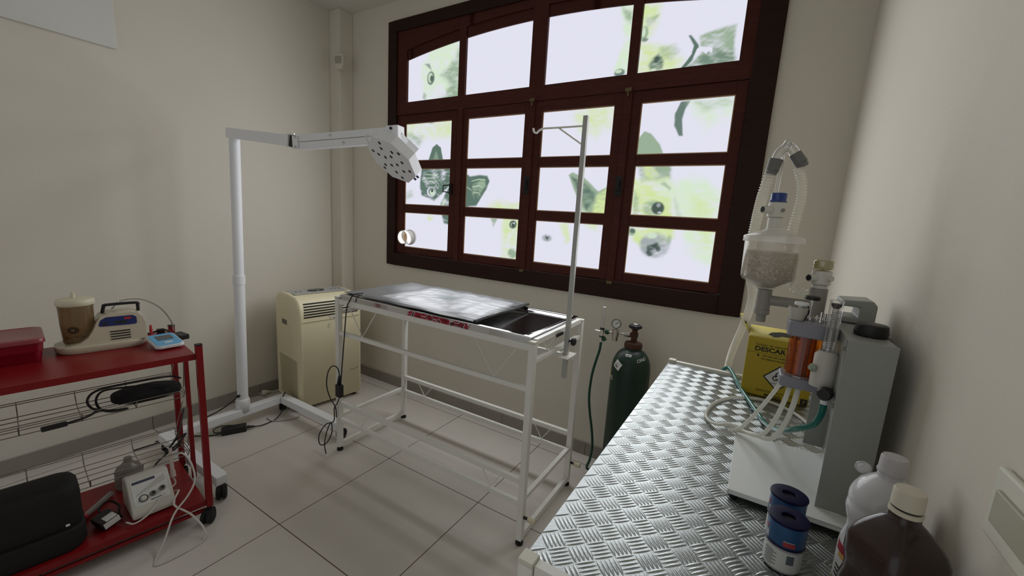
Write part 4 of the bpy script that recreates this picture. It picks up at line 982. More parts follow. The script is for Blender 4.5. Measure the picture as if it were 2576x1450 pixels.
# regulator and flow meter, standing out to the left of the valve
rg = (-0.567, OY, 0.806)
reg = obj('regulator', B().cyl((rg[0], OY, 0.768), (rg[0], OY, 0.790), 0.0135).cyl((rg[0], OY, 0.790), (rg[0], OY, 0.826), 0.0165).cyl((rg[0], OY, 0.826), (rg[0], OY, 0.836), 0.006).cyl((rg[0] + 0.016, OY, 0.811), (-0.520, OY, 0.811), 0.0062).cyl((rg[0] - 0.016, OY, 0.806), (-0.600, OY, 0.806), 0.0055), M_nick, ox, bevel=0.0008)
obj('union_nut', B().cyl((-0.520, OY, 0.812), (-0.493, OY, 0.812), 0.0135, n=6), M_nick, ox, bevel=0.001)
ga = Vector((rg[0], OY, 0.855)); gd = Vector((0.18, -0.95, 0.22)).normalized()
gg = obj('pressure_gauge', B().lathe([(0, -0.012), (0.0215, -0.012), (0.0235, -0.008), (0.0235, 0.008), (0.0215, 0.009), (0.0205, 0.0062), (0, 0.006)], ga, 40, gd), mat('gauge_case', (0.05, 0.045, 0.04), 0.35, 0.7), ox)
gx, gy = frame(gd); 
if gx.x < 0: gx = -gx
gy = Vector((0, 0, 1)); gy = (gy - gd * gy.dot(gd)).normalized()
b = B().lathe([(0, 0.0066), (0.0205, 0.0066)], ga, 40, gd, close=False); b.m = 1
for k in range(23):
    a = math.radians(225 - 270 * k / 22); p = ga + gd * 0.0070; r0 = 0.0165 if k % 2 else 0.015
    d_ = gx * math.cos(a) + gy * math.sin(a); n_ = gd.cross(d_) * 0.0004
    b.add([p + d_ * r0 - n_, p + d_ * 0.0185 - n_, p + d_ * 0.0185 + n_, p + d_ * r0 + n_], [(0, 1, 2, 3)])
d_ = (gx * 0.75 + gy * 0.66).normalized(); n_ = gd.cross(d_) * 0.0010; p = ga + gd * 0.0074
b.add([p - d_ * 0.008 - n_, p + d_ * 0.013 - n_ * 1.6, p + d_ * 0.013 + n_ * 1.6, p - d_ * 0.008 + n_], [(0, 1, 2, 3)])
obj('dial', b, [M_paper, M_ink], gg)
fx_ = -0.637
fm = obj('flow_meter_body', B().cyl((fx_, OY, 0.780), (fx_, OY, 0.812), 0.0105).cyl((fx_, OY, 0.740), (fx_, OY, 0.772), 0.0055).cyl((fx_ - 0.022, OY, 0.800), (fx_ - 0.010, OY, 0.800), 0.006).cyl((fx_ - 0.036, OY, 0.801), (fx_ - 0.022, OY, 0.801), 0.0045), M_chrome, ox)
obj('flow_tube', B().cyl((fx_, OY, 0.822), (fx_ + 0.001, OY, 0.926), 0.0092, n=24), clear('frosted_tube', haze=0.45, hazecol=(0.6, 0.58, 0.54), rough=0.2), ox, label='clear upright flow tube')
obj('tube_cap', B().ball((fx_ + 0.001, OY, 0.928), (0.0078, 0.0078, 0.004), 16, 8), M_paper, ox)
obj('seal_band', B().cyl((fx_, OY, 0.8125), (fx_, OY, 0.8215), 0.0115), M_black, ox)
obj('green_fitting', B().lathe([(0, -0.012), (0.008, -0.011), (0.0125, -0.004), (0.0125, 0.005), (0.008, 0.012), (0, 0.012)], (-0.611, OY, 0.804), 20, (1, 0, 0)).cyl((fx_, OY, 0.7725), (fx_, OY, 0.7795), 0.0125).beam((fx_ + 0.006, OY, 0.775), (fx_ + 0.022, OY - 0.004, 0.758), 0.014, 0.018), M_dgn, ox, bevel=0.002)
hs = [(fx_, OY, 0.745), (-0.640, 1.988, 0.70), (-0.652, 1.984, 0.64), (-0.664, 1.978, 0.56), (-0.667, 1.975, 0.45), (-0.655, 1.975, 0.36), (-0.635, 1.973, 0.27), (-0.622, 1.970, 0.18), (-0.628, 1.972, 0.10), (-0.645, 1.985, 0.035), (-0.62, 2.03, 0.010), (-0.50, 2.115, 0.010), (-0.38, 2.118, 0.010)]
obj('hose', B().tube(hs, 0.0066, n=12, smooth=8), mat('green_hose', (0.006, 0.060, 0.034), 0.35), ox, label='green rubber hose')

# ------------------------------------------------------------------ red trolley (local axes: x = depth towards the wall, y = along towards the camera)
TL, TD, TS = 0.80, 0.415, 0.742
TROT = math.atan2(0.1364, -0.9907)
TO = (-1.845, 0.690, 0)
TM = Matrix.Translation(TO) @ Matrix.Rotation(TROT, 4, 'Z')
def tw(x, y, z): return TM @ Vector((x, y, z))
tr = thing('red_trolley', 'red metal trolley with wire baskets by the left wall', 'trolley', TO, TROT)
w = 0.022
for x, y in ((-0.011, 0.0), (TD - 0.011, 0.0), (-0.011, TL), (TD - 0.011, TL)):
    zt_ = 0.775 if x < 0.1 else 0.764
    l = obj('leg', B().box((x - w / 2 + 0.011, y - w / 2 - 0.0115, 0.068), (x + w / 2 + 0.011, y + w / 2 - 0.0115, zt_)), M_red, tr, local=True, bevel=0.002)
    obj('end_cap', B().box((x - w / 2 + 0.0105, y - w / 2 - 0.012, zt_ + 0.0005), (x + w / 2 + 0.0115, y + w / 2 - 0.011, zt_ + 0.006)), M_black, l, local=True, bevel=0.001)
    caster(l, *(lambda q: (q.x, q.y))(tw(x + 0.011, y - 0.011, 0)), 0.068, -0.9 if y == 0 else 0.6, 0.027)
obj('end_bar', B().box((0.195, -0.018, 0.104), (0.211, -0.002, TS - 0.026)), M_red, tr, local=True, bevel=0.0015)
def shelf(z, nm):
    b = B(); t = 0.0012; h = 0.024; x0, x1, y0, y1 = 0.0, TD - 0.002, 0.0005, TL - 0.023
    b.box((x0, y0, z - t), (x1, y1, z)); b.box((x0, y0, z - h), (x0 + t, y1, z - t)); b.box((x1 - t, y0, z - h), (x1, y1, z - t))
    b.box((x0 + t, y0, z - h), (x1 - t, y0 + t, z - t)); b.box((x0 + t, y1 - t, z - h), (x1 - t, y1, z - t))
    return obj(nm, b, M_red, tr, local=True, bevel=0.0008)
shelf(TS, 'top_shelf'); shelf(0.098, 'bottom_shelf')
obj('lower_rail', B().box((0.002, 0.0015, 0.046), (0.014, TL - 0.024, 0.060)), M_red, tr, local=True, bevel=0.0015)
M_wire = mat('chromed_wire', (0.30, 0.28, 0.25), 0.3, 0.9)
def basket(z, nm='wire_basket'):
    """shallow basket of bent wires slung between the end frames"""
    y0, y1 = 0.012, TL - 0.035; hgt = 0.046; b = B(); r = 0.0017
    for (xx, zz) in ((0.385, z), (0.385, z - 0.008), (0.148, z - 0.010), (0.170, z - hgt), (0.216, z - hgt), (0.262, z - hgt), (0.308, z - hgt), (0.355, z - hgt)):
        b.tube([(xx, y0, zz), (xx, y1, zz)], r, n=6, smooth=0)
    for y in np.linspace(y0, y1, 6):
        b.tube([(0.385, y, z), (0.378, y, z - hgt * 0.6), (0.355, y, z - hgt), (0.170, y, z - hgt), (0.155, y, z - hgt * 0.6), (0.148, y, z - 0.010)], r, n=6, smooth=0)
    for zz in (z - 0.012, z - 0.030):
        k = (z - zz) / hgt
        for y in (y0, y1): b.tube([(0.385 - 0.02 * k, y, zz), (0.148 + 0.018 * k, y, zz)], r, n=6, smooth=0)
    # hanging hooks at the near end, up to the shelf frame
    for xx in (0.16, 0.36):
        b.tube([(xx, y0, z), (xx * 0.4 + 0.125, -0.002, z + 0.165)], 0.0020, n=6, smooth=0)
    return obj(nm, b, M_wire, tr, local=True)
basket(0.556); basket(0.285)

def tthing(name, label, cat, x, y, z): return thing(name, label, cat, tw(x, y, z), TROT)
def tl(b, x, y, z, M=None):
    """shift a builder made around its own foot into place on the trolley"""
    Mx = TM @ Matrix.Translation((x, y, z)) @ (M or Matrix())
    b.v = [Mx @ q for q in b.v]; return b
RZ = lambda d: Matrix.Rotation(math.radians(d), 4, 'Z')
RX = lambda d: Matrix.Rotation(math.radians(d), 4, 'X')
RY = lambda d: Matrix.Rotation(math.radians(d), 4, 'Y')
# suction pump: local x towards the wall, y towards the camera (jar end)
zs = TS + 0.0008
pu = tthing('suction_pump', 'cream aspirator with brown collection jar and black handle on the red trolley', 'medical pump', 0.30, 0.235, zs)
M_pump = mat('ivory_shell', (0.56, 0.50, 0.38), 0.32, var=0.06, vscale=6, coat=0.3)
PX, PY = 0.322, 0.222; prot = RZ(-3)
def pl_(b): return tl(b, PX, PY, zs, prot)
def rrect(hx, hy, r, n=8):
    o = []
    for cx_, cy_, a0 in ((hx - r, hy - r, 0), (-hx + r, hy - r, 90), (-hx + r, -hy + r, 180), (hx - r, -hy + r, 270)):
        o += [(cx_ + r * math.cos(math.radians(a0 + 90 * k / n)), cy_ + r * math.sin(math.radians(a0 + 90 * k / n))) for k in range(n + 1)]
    return o
def stack(b, layers):
    """skin a list of (outline, z) rings"""
    n = len(layers[0][0]); vs = [(p[0], p[1], z) for o, z in layers for p in o]; fs = []
    for i in range(len(layers) - 1):
        fs += [(i * n + k, i * n + (k + 1) % n, (i + 1) * n + (k + 1) % n, (i + 1) * n + k) for k in range(n)]
    fs += [tuple(reversed(range(n))), tuple(range((len(layers) - 1) * n, len(layers) * n))]
    return b.add(vs, fs)
b = B(); o = rrect(0.080, 0.132, 0.06)
sc = lambda o, k, k2=None: [(p[0] * k, p[1] * (k2 or k)) for p in o]
stack(b, [(sc(o, 0.94), 0.0), (sc(o, 0.985), 0.006), (o, 0.018), (sc(o, 0.99), 0.024), (sc(o, 0.94), 0.027)])
obj('base', pl_(b), M_pump, pu)
# swept motor housing with a concave front towards the jar
side = [(-0.128, 0.026), (-0.128, 0.085), (-0.122, 0.115), (-0.108, 0.133), (-0.085, 0.140), (-0.010, 0.135), (0.004, 0.127), (0.014, 0.110), (0.026, 0.080), (0.040, 0.055), (0.062, 0.037), (0.095, 0.029), (0.112, 0.026)]
b = B().prism(side, (-0.066, 0, 0), (0, 1, 0), (0, 0, 1), (0.132, 0, 0))
for q in b.v:
    k = 1 - 0.28 * max(0, (q.z - 0.03) / 0.12) ** 1.5; q.x *= k
obj('housing', pl_(b), M_pump, pu, bevel=0.012, seg=3)
b = B().lathe([(0.0, 0.028), (0.038, 0.028), (0.043, 0.034), (0.047, 0.10), (0.0485, 0.166), (0.0500, 0.172), (0.0500, 0.178), (0.046, 0.178)], (0, 0.064, 0), 48)
obj('jar', pl_(b), clear('brown_jar', tint=(0.66, 0.52, 0.33), haze=0.62, hazecol=(0.34, 0.245, 0.13), fac=0.06, rough=0.12), pu, label='translucent brown collection jar')
b = B().lathe([(0.0, 0.176), (0.051, 0.176), (0.0535, 0.179), (0.0535, 0.194), (0.050, 0.199), (0.030, 0.203), (0.0, 0.204)], (0, 0.064, 0), 48)
lid = obj('jar_lid', pl_(b), mat('ivory_lid', (0.64, 0.60, 0.44), 0.4), pu)
b = B().cyl((0, 0.068, 0.2035), (0, 0.068, 0.216), 0.0068).cyl((0, 0.068, 0.216), (0, 0.068, 0.224), 0.0055)
obj('spout', pl_(b), mat('ivory_lid', (0.64, 0.60, 0.44), 0.4), lid)
b = B().tube([(0, -0.112, 0.131), (0, -0.112, 0.155), (0, -0.106, 0.165), (0, -0.020, 0.165), (0, -0.012, 0.159), (0, -0.006, 0.133)], 0.0058, n=10, smooth=4)
for q in b.v: q.x *= 1.5
obj('handle', pl_(b), M_black, pu)
def pump_face(y, z):
    k = 1 - 0.28 * max(0, (z - 0.03) / 0.12) ** 1.5
    return -0.066 * k - 0.0009
def pface(b, poly):
    return b.add([(pump_face(p[0], p[1]), p[0], p[1]) for p in poly], [tuple(range(len(poly)))])
b = pface(B(), [(-0.100, 0.094), (-0.100, 0.118), (-0.088, 0.126), (-0.012, 0.126), (0.004, 0.116), (0.010, 0.098), (0.006, 0.092), (-0.095, 0.090)])
pa = obj('control_panel', pl_(b), mat('panel_blue', (0.010, 0.022, 0.13), 0.3), pu, label='dark blue control panel')
b = B()
for (y0_, y1_, z0_, z1_, mi) in ((-0.084, -0.064, 0.112, 0.121, 1), (-0.070, -0.034, 0.098, 0.108, 0), (-0.016, 0.0, 0.098, 0.107, 0)):
    b.m = mi; b.add([(pump_face(0, zz) - 0.0008, yy, zz) for yy, zz in ((y0_, z0_), (y1_, z0_), (y1_, z1_), (y0_, z1_))], [(0, 1, 2, 3)])
obj('switch', pl_(b), [M_ink, mat('red_switch', (0.40, 0.02, 0.04), 0.3)], pa)
b = B()
for k in range(4):
    z = 0.037 + 0.0100 * k; b.box((pump_face(0, z) - 0.0006, -0.078, z), (pump_face(0, z) + 0.003, -0.020, z + 0.0036))
obj('air_slot', pl_(b), M_slot, pu, label='four black air slots')
b = B().add([(math.cos(a) * 0.0466 , 0, 0) for a in ()], [])
jr = 0.0475
def on_jar(b, ang, z, r0, r1, n=28):
    vs = []
    for rr in (r0, r1):
        for k in range(n):
            t = 2 * math.pi * k / n; zz = z + rr * math.sin(t) * 0.85; R_j = 0.043 + (zz - 0.034) * 0.004 / 0.066 + 0.0008
            a = ang + rr * math.cos(t) / R_j; vs.append((math.cos(a) * R_j, 0.064 + math.sin(a) * R_j, zz))
    return b.add(vs, [(k, (k + 1) % n, n + (k + 1) % n, n + k) for k in range(n)])
b = on_jar(B(), math.pi * 0.90, 0.086, 0.0135, 0.0165); on_jar(b, math.pi * 0.90, 0.086, 0.0065, 0.0115)
for k in (-1, 1):
    R_j = 0.0462; a = math.pi * 0.90; b.add([(math.cos(a + s_) * R_j, 0.064 + math.sin(a + s_) * R_j, zz) for s_, zz in ((-0.55, 0.058), (0.62, 0.058), (0.62, 0.0545), (-0.55, 0.0545))], [(0, 1, 2, 3)])
obj('round_emblem', pl_(b), mat('emblem_ink', (0.012, 0.008, 0.006), 0.6), pu, label='dark ring emblem on the jar')
hose_pts = [(0.02, -0.035, 0.142), (0.045, -0.065, 0.168), (0.055, -0.13, 0.166), (0.065, -0.19, 0.12), (0.075, -0.226, 0.05), (0.08, -0.232, 0.004)]
obj('tube', pl_(B().tube(hose_pts, 0.0028, n=8)), clear('grey_tube', haze=0.7, hazecol=(0.42, 0.40, 0.37)), pu, label='thin clear tube arching behind the handle')
for k in range(1): pass
# red plastic tub with lid
tu = tthing('plastic_tub', 'translucent red lidded plastic tub at the left end of the trolley top', 'tub', 0.33, 0.493, zs)
b = B(); o = rrect(0.105, 0.115, 0.022); stack(b, [(sc(o, 0.90), 0.0), (sc(o, 0.92), 0.004), (sc(o, 0.95), 0.036), (sc(o, 0.97), 0.038), (sc(o, 0.985), 0.066)])
M_tub = mat('red_plastic', (0.26, 0.004, 0.020), 0.25, trans=0.25, coat=0.2)
obj('body', tl(b, 0.33, 0.493, zs), M_tub, tu)
b = B(); stack(b, [(sc(o, 1.0), 0.0665), (sc(o, 1.03), 0.069), (sc(o, 1.03), 0.079), (sc(o, 1.01), 0.083), (sc(o, 0.90), 0.086), (sc(o, 0.86), 0.084), (sc(o, 0.84), 0.0835)])
obj('lid', tl(b, 0.33, 0.493, zs), mat('dull_red_lid', (0.26, 0.035, 0.045), 0.3, coat=0.2), tu, label='dull red lid')
# small blood-pressure style monitor
mo = tthing('monitor', 'small white and sky-blue monitor with grey screen lying on the trolley corner', 'monitor', 0.205, 0.055, zs)
MR = RZ(6) @ RY(-8)
def ml(b): return tl(b, 0.183, 0.056, zs + 0.019, MR)
b = B(); o = rrect(0.066, 0.047, 0.018); stack(b, [(sc(o, 0.93), -0.007), (o, -0.003), (o, 0.004), (sc(o, 0.96), 0.008)])
obj('case', ml(b), mat('white_gloss', (0.66, 0.66, 0.66), 0.3), mo)
b = B(); o2 = rrect(0.060, 0.042, 0.015); stack(b, [(o2, 0.008), (sc(o2, 0.985), 0.0098)])
fp = obj('face_plate', ml(b), mat('sky_blue', (0.12, 0.38, 0.62), 0.35), mo, label='sky-blue face plate')
obj('screen', ml(B().box((-0.008, -0.028, 0.0098), (0.038, 0.024, 0.0108))), mat('lcd_grey', (0.085, 0.095, 0.105), 0.2), fp)
b = B(); stack(b, [(rrect(0.005, 0.014, 0.005), 0.0098), (rrect(0.0045, 0.013, 0.0045), 0.012)]); b.v = [q + Vector((-0.036, 0, 0)) for q in b.v]
obj('button', ml(b), M_paper, fp)
obj('foot', tl(B().box((-0.02, -0.03, 0.0), (0.055, 0.03, 0.014)), 0.193, 0.052, zs), mat('white_gloss', (0.66, 0.66, 0.66), 0.3), mo, bevel=0.004)
# adapter and red clip at the back corner
ad = tthing('charger', 'black charger block with cable behind the blue monitor', 'charger', 0.30, 0.0, zs)
obj('block', tl(B().box((-0.036, -0.020, 0.0), (0.036, 0.020, 0.022)), 0.262, -0.010, zs, RZ(12)), M_black, ad, bevel=0.004)
obj('cable', tl(B().tube([(0.30, 0.010, 0.016), (0.345, 0.020, 0.024), (0.375, 0.035, 0.020), (0.390, 0.055, 0.010), (0.395, 0.085, 0.004)], 0.004), 0, 0, zs), M_black, ad)
obj('plug', tl(B().box((-0.012, -0.014, 0), (0.012, 0.014, 0.020)), 0.395, 0.030, zs), M_black, ad, bevel=0.003)
rc = tthing('red_clip', 'small red plastic clip standing at the back of the trolley top', 'clip', 0.375, 0.075, zs)
b = B(); 
for k, (zz, r_) in enumerate(((0.0, 0.0065), (0.009, 0.005), (0.018, 0.006), (0.027, 0.005), (0.036, 0.0045))): b.cyl((0, 0, zz), (0, 0, zz + 0.0085), r_, n=12)
obj('grip', tl(b, 0.375, 0.066, zs + 0.003), mat('coral_red', (0.50, 0.045, 0.05), 0.4), rc)
obj('base_leaf', tl(B().box((-0.010, -0.020, 0), (0.010, 0.016, 0.003)), 0.375, 0.070, zs), mat('coral_red', (0.50, 0.045, 0.05), 0.4), rc, bevel=0.001)
# clippers and cord lying in the upper basket
zb1 = 0.556 - 0.046 + 0.003
cp = tthing('clipper_pouch', 'black fabric pouch lying in the upper wire basket', 'pouch', 0.22, 0.12, zb1)
b = B(); NX, NY = 18, 14
def pf(u, v):
    a = 2 * math.pi * u; s_ = math.pi * v
    x = 0.062 * math.sin(s_) ** 0.6 * abs(math.cos(a)) ** 0.6 * (1 if math.cos(a) > 0 else -1)
    z = 0.027 * math.sin(s_) ** 0.6 * abs(math.sin(a)) ** 0.7 * (1 if math.sin(a) > 0 else -1)
    y = -0.110 * math.cos(s_)
    return (x + 0.006 * noise.noise((y * 20, x * 20, 1)), y, 0.031 + z + 0.004 * noise.noise((y * 25, x * 25, 5)))
obj('bag', tl(b.grid(pf, 40, 22), 0.232, 0.118, zb1, RZ(-4)), mat('black_cloth', (0.009, 0.009, 0.009), 0.9, bump=0.3, bscale=400), cp)
ck = tthing('coiled_cord', 'black coiled mains cord with plug lying beside the pouch in the basket', 'cord', 0.18, 0.24, zb1)
obj('cord', tl(B().tube([(0.14, 0.03, 0.055), (0.20, 0.10, 0.066), (0.23, 0.18, 0.07), (0.235, 0.245, 0.072), (0.225, 0.268, 0.045), (0.19, 0.262, 0.018), (0.16, 0.235, 0.010), (0.15, 0.19, 0.012), (0.16, 0.235, 0.014), (0.195, 0.282, 0.025), (0.225, 0.29, 0.055), (0.24, 0.255, 0.078), (0.27, 0.15, 0.07), (0.29, 0.03, 0.058), (0.26, 0.0, 0.05)], 0.0042, n=8), 0, 0, zb1), M_black, ck)
obj('cord', tl(B().tube([(0.19, 0.262, 0.018), (0.165, 0.30, 0.010), (0.15, 0.34, 0.010), (0.145, 0.355, 0.010)], 0.0045, n=8), 0, 0, zb1), M_black, ck)
obj('plug', tl(B().beam((0.146, 0.352, 0.010), (0.140, 0.415, 0.011), 0.018, 0.016), 0, 0, zb1), M_black, ck, bevel=0.003)
# cable bundle caught on the lower basket end
zb2 = 0.285
cb = tthing('cable_bundle', 'black cable looped in a tangle on the end of the lower basket', 'cable', 0.25, 0.02, zb2 - 0.05)
obj('cable', tl(B().tube([(0.40, -0.03, 0.08), (0.33, -0.005, 0.055), (0.28, 0.02, 0.02), (0.25, 0.06, -0.02), (0.27, 0.03, 0.0), (0.24, 0.0, 0.03), (0.22, 0.04, 0.0), (0.25, 0.075, -0.035), (0.22, 0.05, -0.02), (0.24, 0.02, 0.0), (0.24, 0.075, -0.04), (0.22, 0.11, -0.055), (0.24, 0.13, -0.10), (0.25, 0.15, -0.135), (0.26, 0.16, -0.178)], 0.0036, n=8), 0, 0, zb2 - 0.008), M_black, cb)
# black case on the bottom shelf
z0 = 0.098 + 0.0008
bg = tthing('black_case', 'large soft black case on the bottom shelf of the trolley', 'case', 0.21, 0.55, z0)
M_case = mat('black_case_cloth', (0.006, 0.005, 0.005), 0.75, bump=0.2, bscale=300)
b = B(); o = rrect(0.086, 0.207, 0.05, 6)
stack(b, [(sc(o, 0.96), 0.0), (o, 0.02), (o, 0.075), (sc(o, 0.985), 0.085)])
b.v = [Vector((q.x + 0.002, q.y + 0.0, q.z)) for q in b.v]
obj('lower_half', tl(b, 0.100, 0.548, z0), M_case, bg, bevel=0.006)
b = B(); o = rrect(0.076, 0.203, 0.05, 8); stack(b, [(sc(o, 0.97), 0.086), (o, 0.10), (o, 0.195), (sc(o, 0.95, 0.985), 0.222), (sc(o, 0.82, 0.94), 0.238), (sc(o, 0.5, 0.85), 0.245)])
obj('upper_half', tl(b, 0.104, 0.548, z0), M_case, bg)
obj('zip_pull', tl(B().box((-0.003, -0.004, 0), (0.0, 0.006, 0.007)), 0.0225, 0.385, z0 + 0.1), M_paper, bg)
# dental scaler unit
su = tthing('ultrasonic_scaler', 'white ultrasonic scaler with three knobs on the trolley bottom shelf', 'medical device', 0.17, 0.155, z0)
SM = RZ(2)
def sl(b): return tl(b, 0.140, 0.158, z0, SM)
prof_s = [(-0.095, 0.004), (-0.100, 0.020), (-0.088, 0.048), (-0.012, 0.134), (0.008, 0.140), (0.050, 0.126), (0.066, 0.080), (0.066, 0.004)]
M_scal = mat('scaler_white', (0.58, 0.56, 0.50), 0.35)
obj('shell', sl(B().prism(prof_s, (0, -0.066, 0), (1, 0, 0), (0, 0, 1), (0, 0.132, 0))), M_scal, su, bevel=0.014, seg=4)
fa_ = Vector((0.076, 0, 0.086)).normalized(); fn_ = Vector((-fa_.z, 0, fa_.x)); fo = Vector((-0.088, 0, 0.048)) + fn_ * 0.0008; ax_ = Vector((0, -1, 0))
def facep(b, poly, off=0.0): return b.flat(poly, fo + fn_ * off, ax_, fa_)
fpn = obj('front_panel', sl(facep(B(), [(p[0] * 1.0, 0.056 + p[1]) for p in rrect(0.055, 0.050, 0.008, 4)])), mat('panel_pale', (0.66, 0.66, 0.63), 0.35), su)
obj('dark_strip', sl(facep(B(), [(-0.050, 0.092), (0.020, 0.092), (0.020, 0.102), (-0.050, 0.102)], 0.0006)), mat('slate_blue', (0.05, 0.055, 0.09), 0.3), fpn)
obj('grey_band', sl(facep(B(), [(-0.020, 0.064), (0.046, 0.100), (0.050, 0.100), (0.050, 0.074), (-0.045, 0.045), (-0.045, 0.050)], 0.0004)), mat('pale_taupe', (0.50, 0.49, 0.44), 0.4), fpn)
obj('blue_line', sl(facep(B(), [(-0.006, 0.012), (0.032, 0.016), (0.032, 0.018), (-0.006, 0.016)], 0.0006)), mat('slate_blue', (0.05, 0.055, 0.09), 0.3), fpn)
for i_, (px_, py_) in enumerate(((-0.026, 0.030), (0.004, 0.036), (0.034, 0.044))):
    c_ = fo + ax_ * px_ + fa_ * py_
    k_ = obj('knob', sl(B().lathe([(0, 0.0002), (0.0105, 0.0002), (0.0105, 0.003), (0.008, 0.005), (0.0075, 0.013), (0, 0.014)], c_, 24, fn_)), M_scal if i_ == 0 else mat('knob_taupe', (0.20, 0.19, 0.155), 0.4), su)
    if i_ == 0: obj('ring', sl(B().lathe([(0.011, 0.0006), (0.0145, 0.0006)], c_, 28, fn_, close=False)), mat('slate_blue', (0.05, 0.055, 0.09), 0.3), k_)
    else: obj('cap_dot', sl(B().lathe([(0, 0.0146), (0.0058, 0.0142)], c_, 16, fn_, close=False)), M_ink, k_)
M_cord = mat('ivory_cord', (0.60, 0.57, 0.52), 0.4)
obj('handpiece', sl(B().cyl((-0.005, -0.082, 0.11), (0.02, -0.086, 0.20), 0.0075, 0.006, 16).cyl((-0.012, -0.081, 0.085), (-0.005, -0.082, 0.11), 0.011, 0.0095, 16)), mat('handpiece_pink', (0.55, 0.45, 0.40), 0.4), su)
obj('cord', sl(B().tube([(-0.012, -0.081, 0.085), (-0.02, -0.085, 0.055), (-0.04, -0.055, 0.05), (-0.085, -0.03, 0.085 - 0.02), (-0.125, 0.02, 0.035), (-0.125, 0.065, 0.015), (-0.09, 0.085, 0.012)], 0.003, n=8)), M_cord, su)
obj('cord', sl(B().tube([(0.01, -0.085, 0.165), (0.0, -0.12, 0.170), (-0.03, -0.140, 0.13), (-0.07, -0.14, 0.07), (-0.11, -0.105, 0.035), (-0.150, -0.045, 0.0), (-0.20, 0.0, -0.060), (-0.235, 0.035, -0.0945), (-0.270, 0.04, -0.0945), (-0.275, -0.03, -0.0945), (-0.26, -0.105, -0.0945), (-0.225, -0.12, -0.070), (-0.165, -0.095, -0.02), (-0.115, -0.055, 0.02), (-0.075, -0.080, 0.045), (-0.04, -0.088, 0.03), (0.0, -0.085, 0.01)], 0.0037, n=8)), M_cord, su)
mk = tthing('face_cone', 'small clear anaesthetic mask cone behind the white scaler', 'mask', 0.33, 0.20, z0)
obj('cone', tl(B().lathe([(0.046, 0.0), (0.047, 0.010), (0.038, 0.028), (0.022, 0.040), (0.015, 0.052), (0.013, 0.068), (0.0, 0.070)], (0, 0, 0), 32), 0.345, 0.185, z0 + 0.060), clear('smoky_clear', tint=(0.72, 0.70, 0.65), haze=0.6, hazecol=(0.40, 0.38, 0.34), fac=0.04, rough=0.25, fres=0.2), mk)
obj('collar', tl(B().lathe([(0.0, -0.0595), (0.046, -0.0595), (0.048, -0.03), (0.046, -0.001), (0.0, -0.001)], (0, 0, 0), 32), 0.345, 0.185, z0 + 0.060), clear('smoky_clear'), mk)
bc = tthing('battery_charger', 'black charger with white label beside the scaler on the bottom shelf', 'charger', 0.09, 0.285, z0)
CM = RZ(18) @ RX(-14)
obj('block', tl(B().box((-0.038, -0.028, 0.0), (0.038, 0.028, 0.030)), 0.100, 0.285, z0 + 0.010, CM), M_black, bc, bevel=0.004)
obj('label', tl(B().box((-0.0385, -0.026, 0.0045), (-0.0383, 0.022, 0.0285)).box((-0.036, -0.024, 0.0302), (0.0, 0.010, 0.0306)), 0.100, 0.285, z0 + 0.010, CM), M_paper, bc, label='white paper label')
obj('cable', tl(B().tube([(0.12, 0.29, 0.03), (0.16, 0.30, 0.04), (0.19, 0.27, 0.045), (0.16, 0.245, 0.03), (0.12, 0.25, 0.02), (0.10, 0.245, 0.01)], 0.004, n=8), 0, 0, z0), M_black, bc)
sy = tthing('syringe', 'clear and red syringe lying across the shelf between the black case and scaler', 'syringe', 0.24, 0.29, z0)
obj('barrel', tl(B().cyl((0.20, 0.335, 0.012), (0.30, 0.250, 0.012), 0.010, n=16), 0, 0, z0), clear('grey_tube'), sy)
obj('plunger', tl(B().cyl((0.19, 0.3435, 0.012), (0.1995, 0.3355, 0.012), 0.012, n=16), 0, 0, z0), mat('coral_red', (0.5, 0.05, 0.05), 0.4), sy)

# ------------------------------------------------------------------ anaesthesia machine on the tread-plate table
ZT = CH + 0.0016
an = thing('anesthesia_machine', 'grey column anaesthesia machine with amber vaporiser and soda-lime canister', 'anaesthesia machine', (0.12, 1.01, ZT))
M_mach = mat('machine_grey', (0.31, 0.315, 0.29), 0.42, bump=0.08, bscale=500)
M_base = mat('machine_pale', (0.80, 0.82, 0.80), 0.4, bump=0.08, bscale=500)
M_brk = mat('bracket_grey', (0.255, 0.25, 0.29), 0.38)
M_pvcg = mat('grey_pvc', (0.30, 0.285, 0.25), 0.45)
M_pale = mat('pale_plastic', (0.52, 0.50, 0.44), 0.4)
zb_ = ZT + 0.013
b = B().box((0.008, 0.858, zb_ + 0.004), (0.226, 1.135, zb_ + 0.006))
b.box((0.008, 0.858, zb_ - 0.008), (0.0095, 1.135, zb_ + 0.004)).box((0.0095, 0.858, zb_ - 0.004), (0.226, 0.8595, zb_ + 0.004)).box((0.0095, 1.1335, zb_ - 0.008), (0.226, 1.135, zb_ + 0.004))
obj('base_plate', b, M_base, an, bevel=0.0008)
b = B()
for x, y in ((0.020, 0.872), (0.020, 1.12), (0.205, 0.872), (0.205, 1.12)): b.cyl((x, y, ZT + 0.0004), (x, y, zb_ + 0.0035), 0.008, n=16)
obj('foot', b, M_rubber, an)
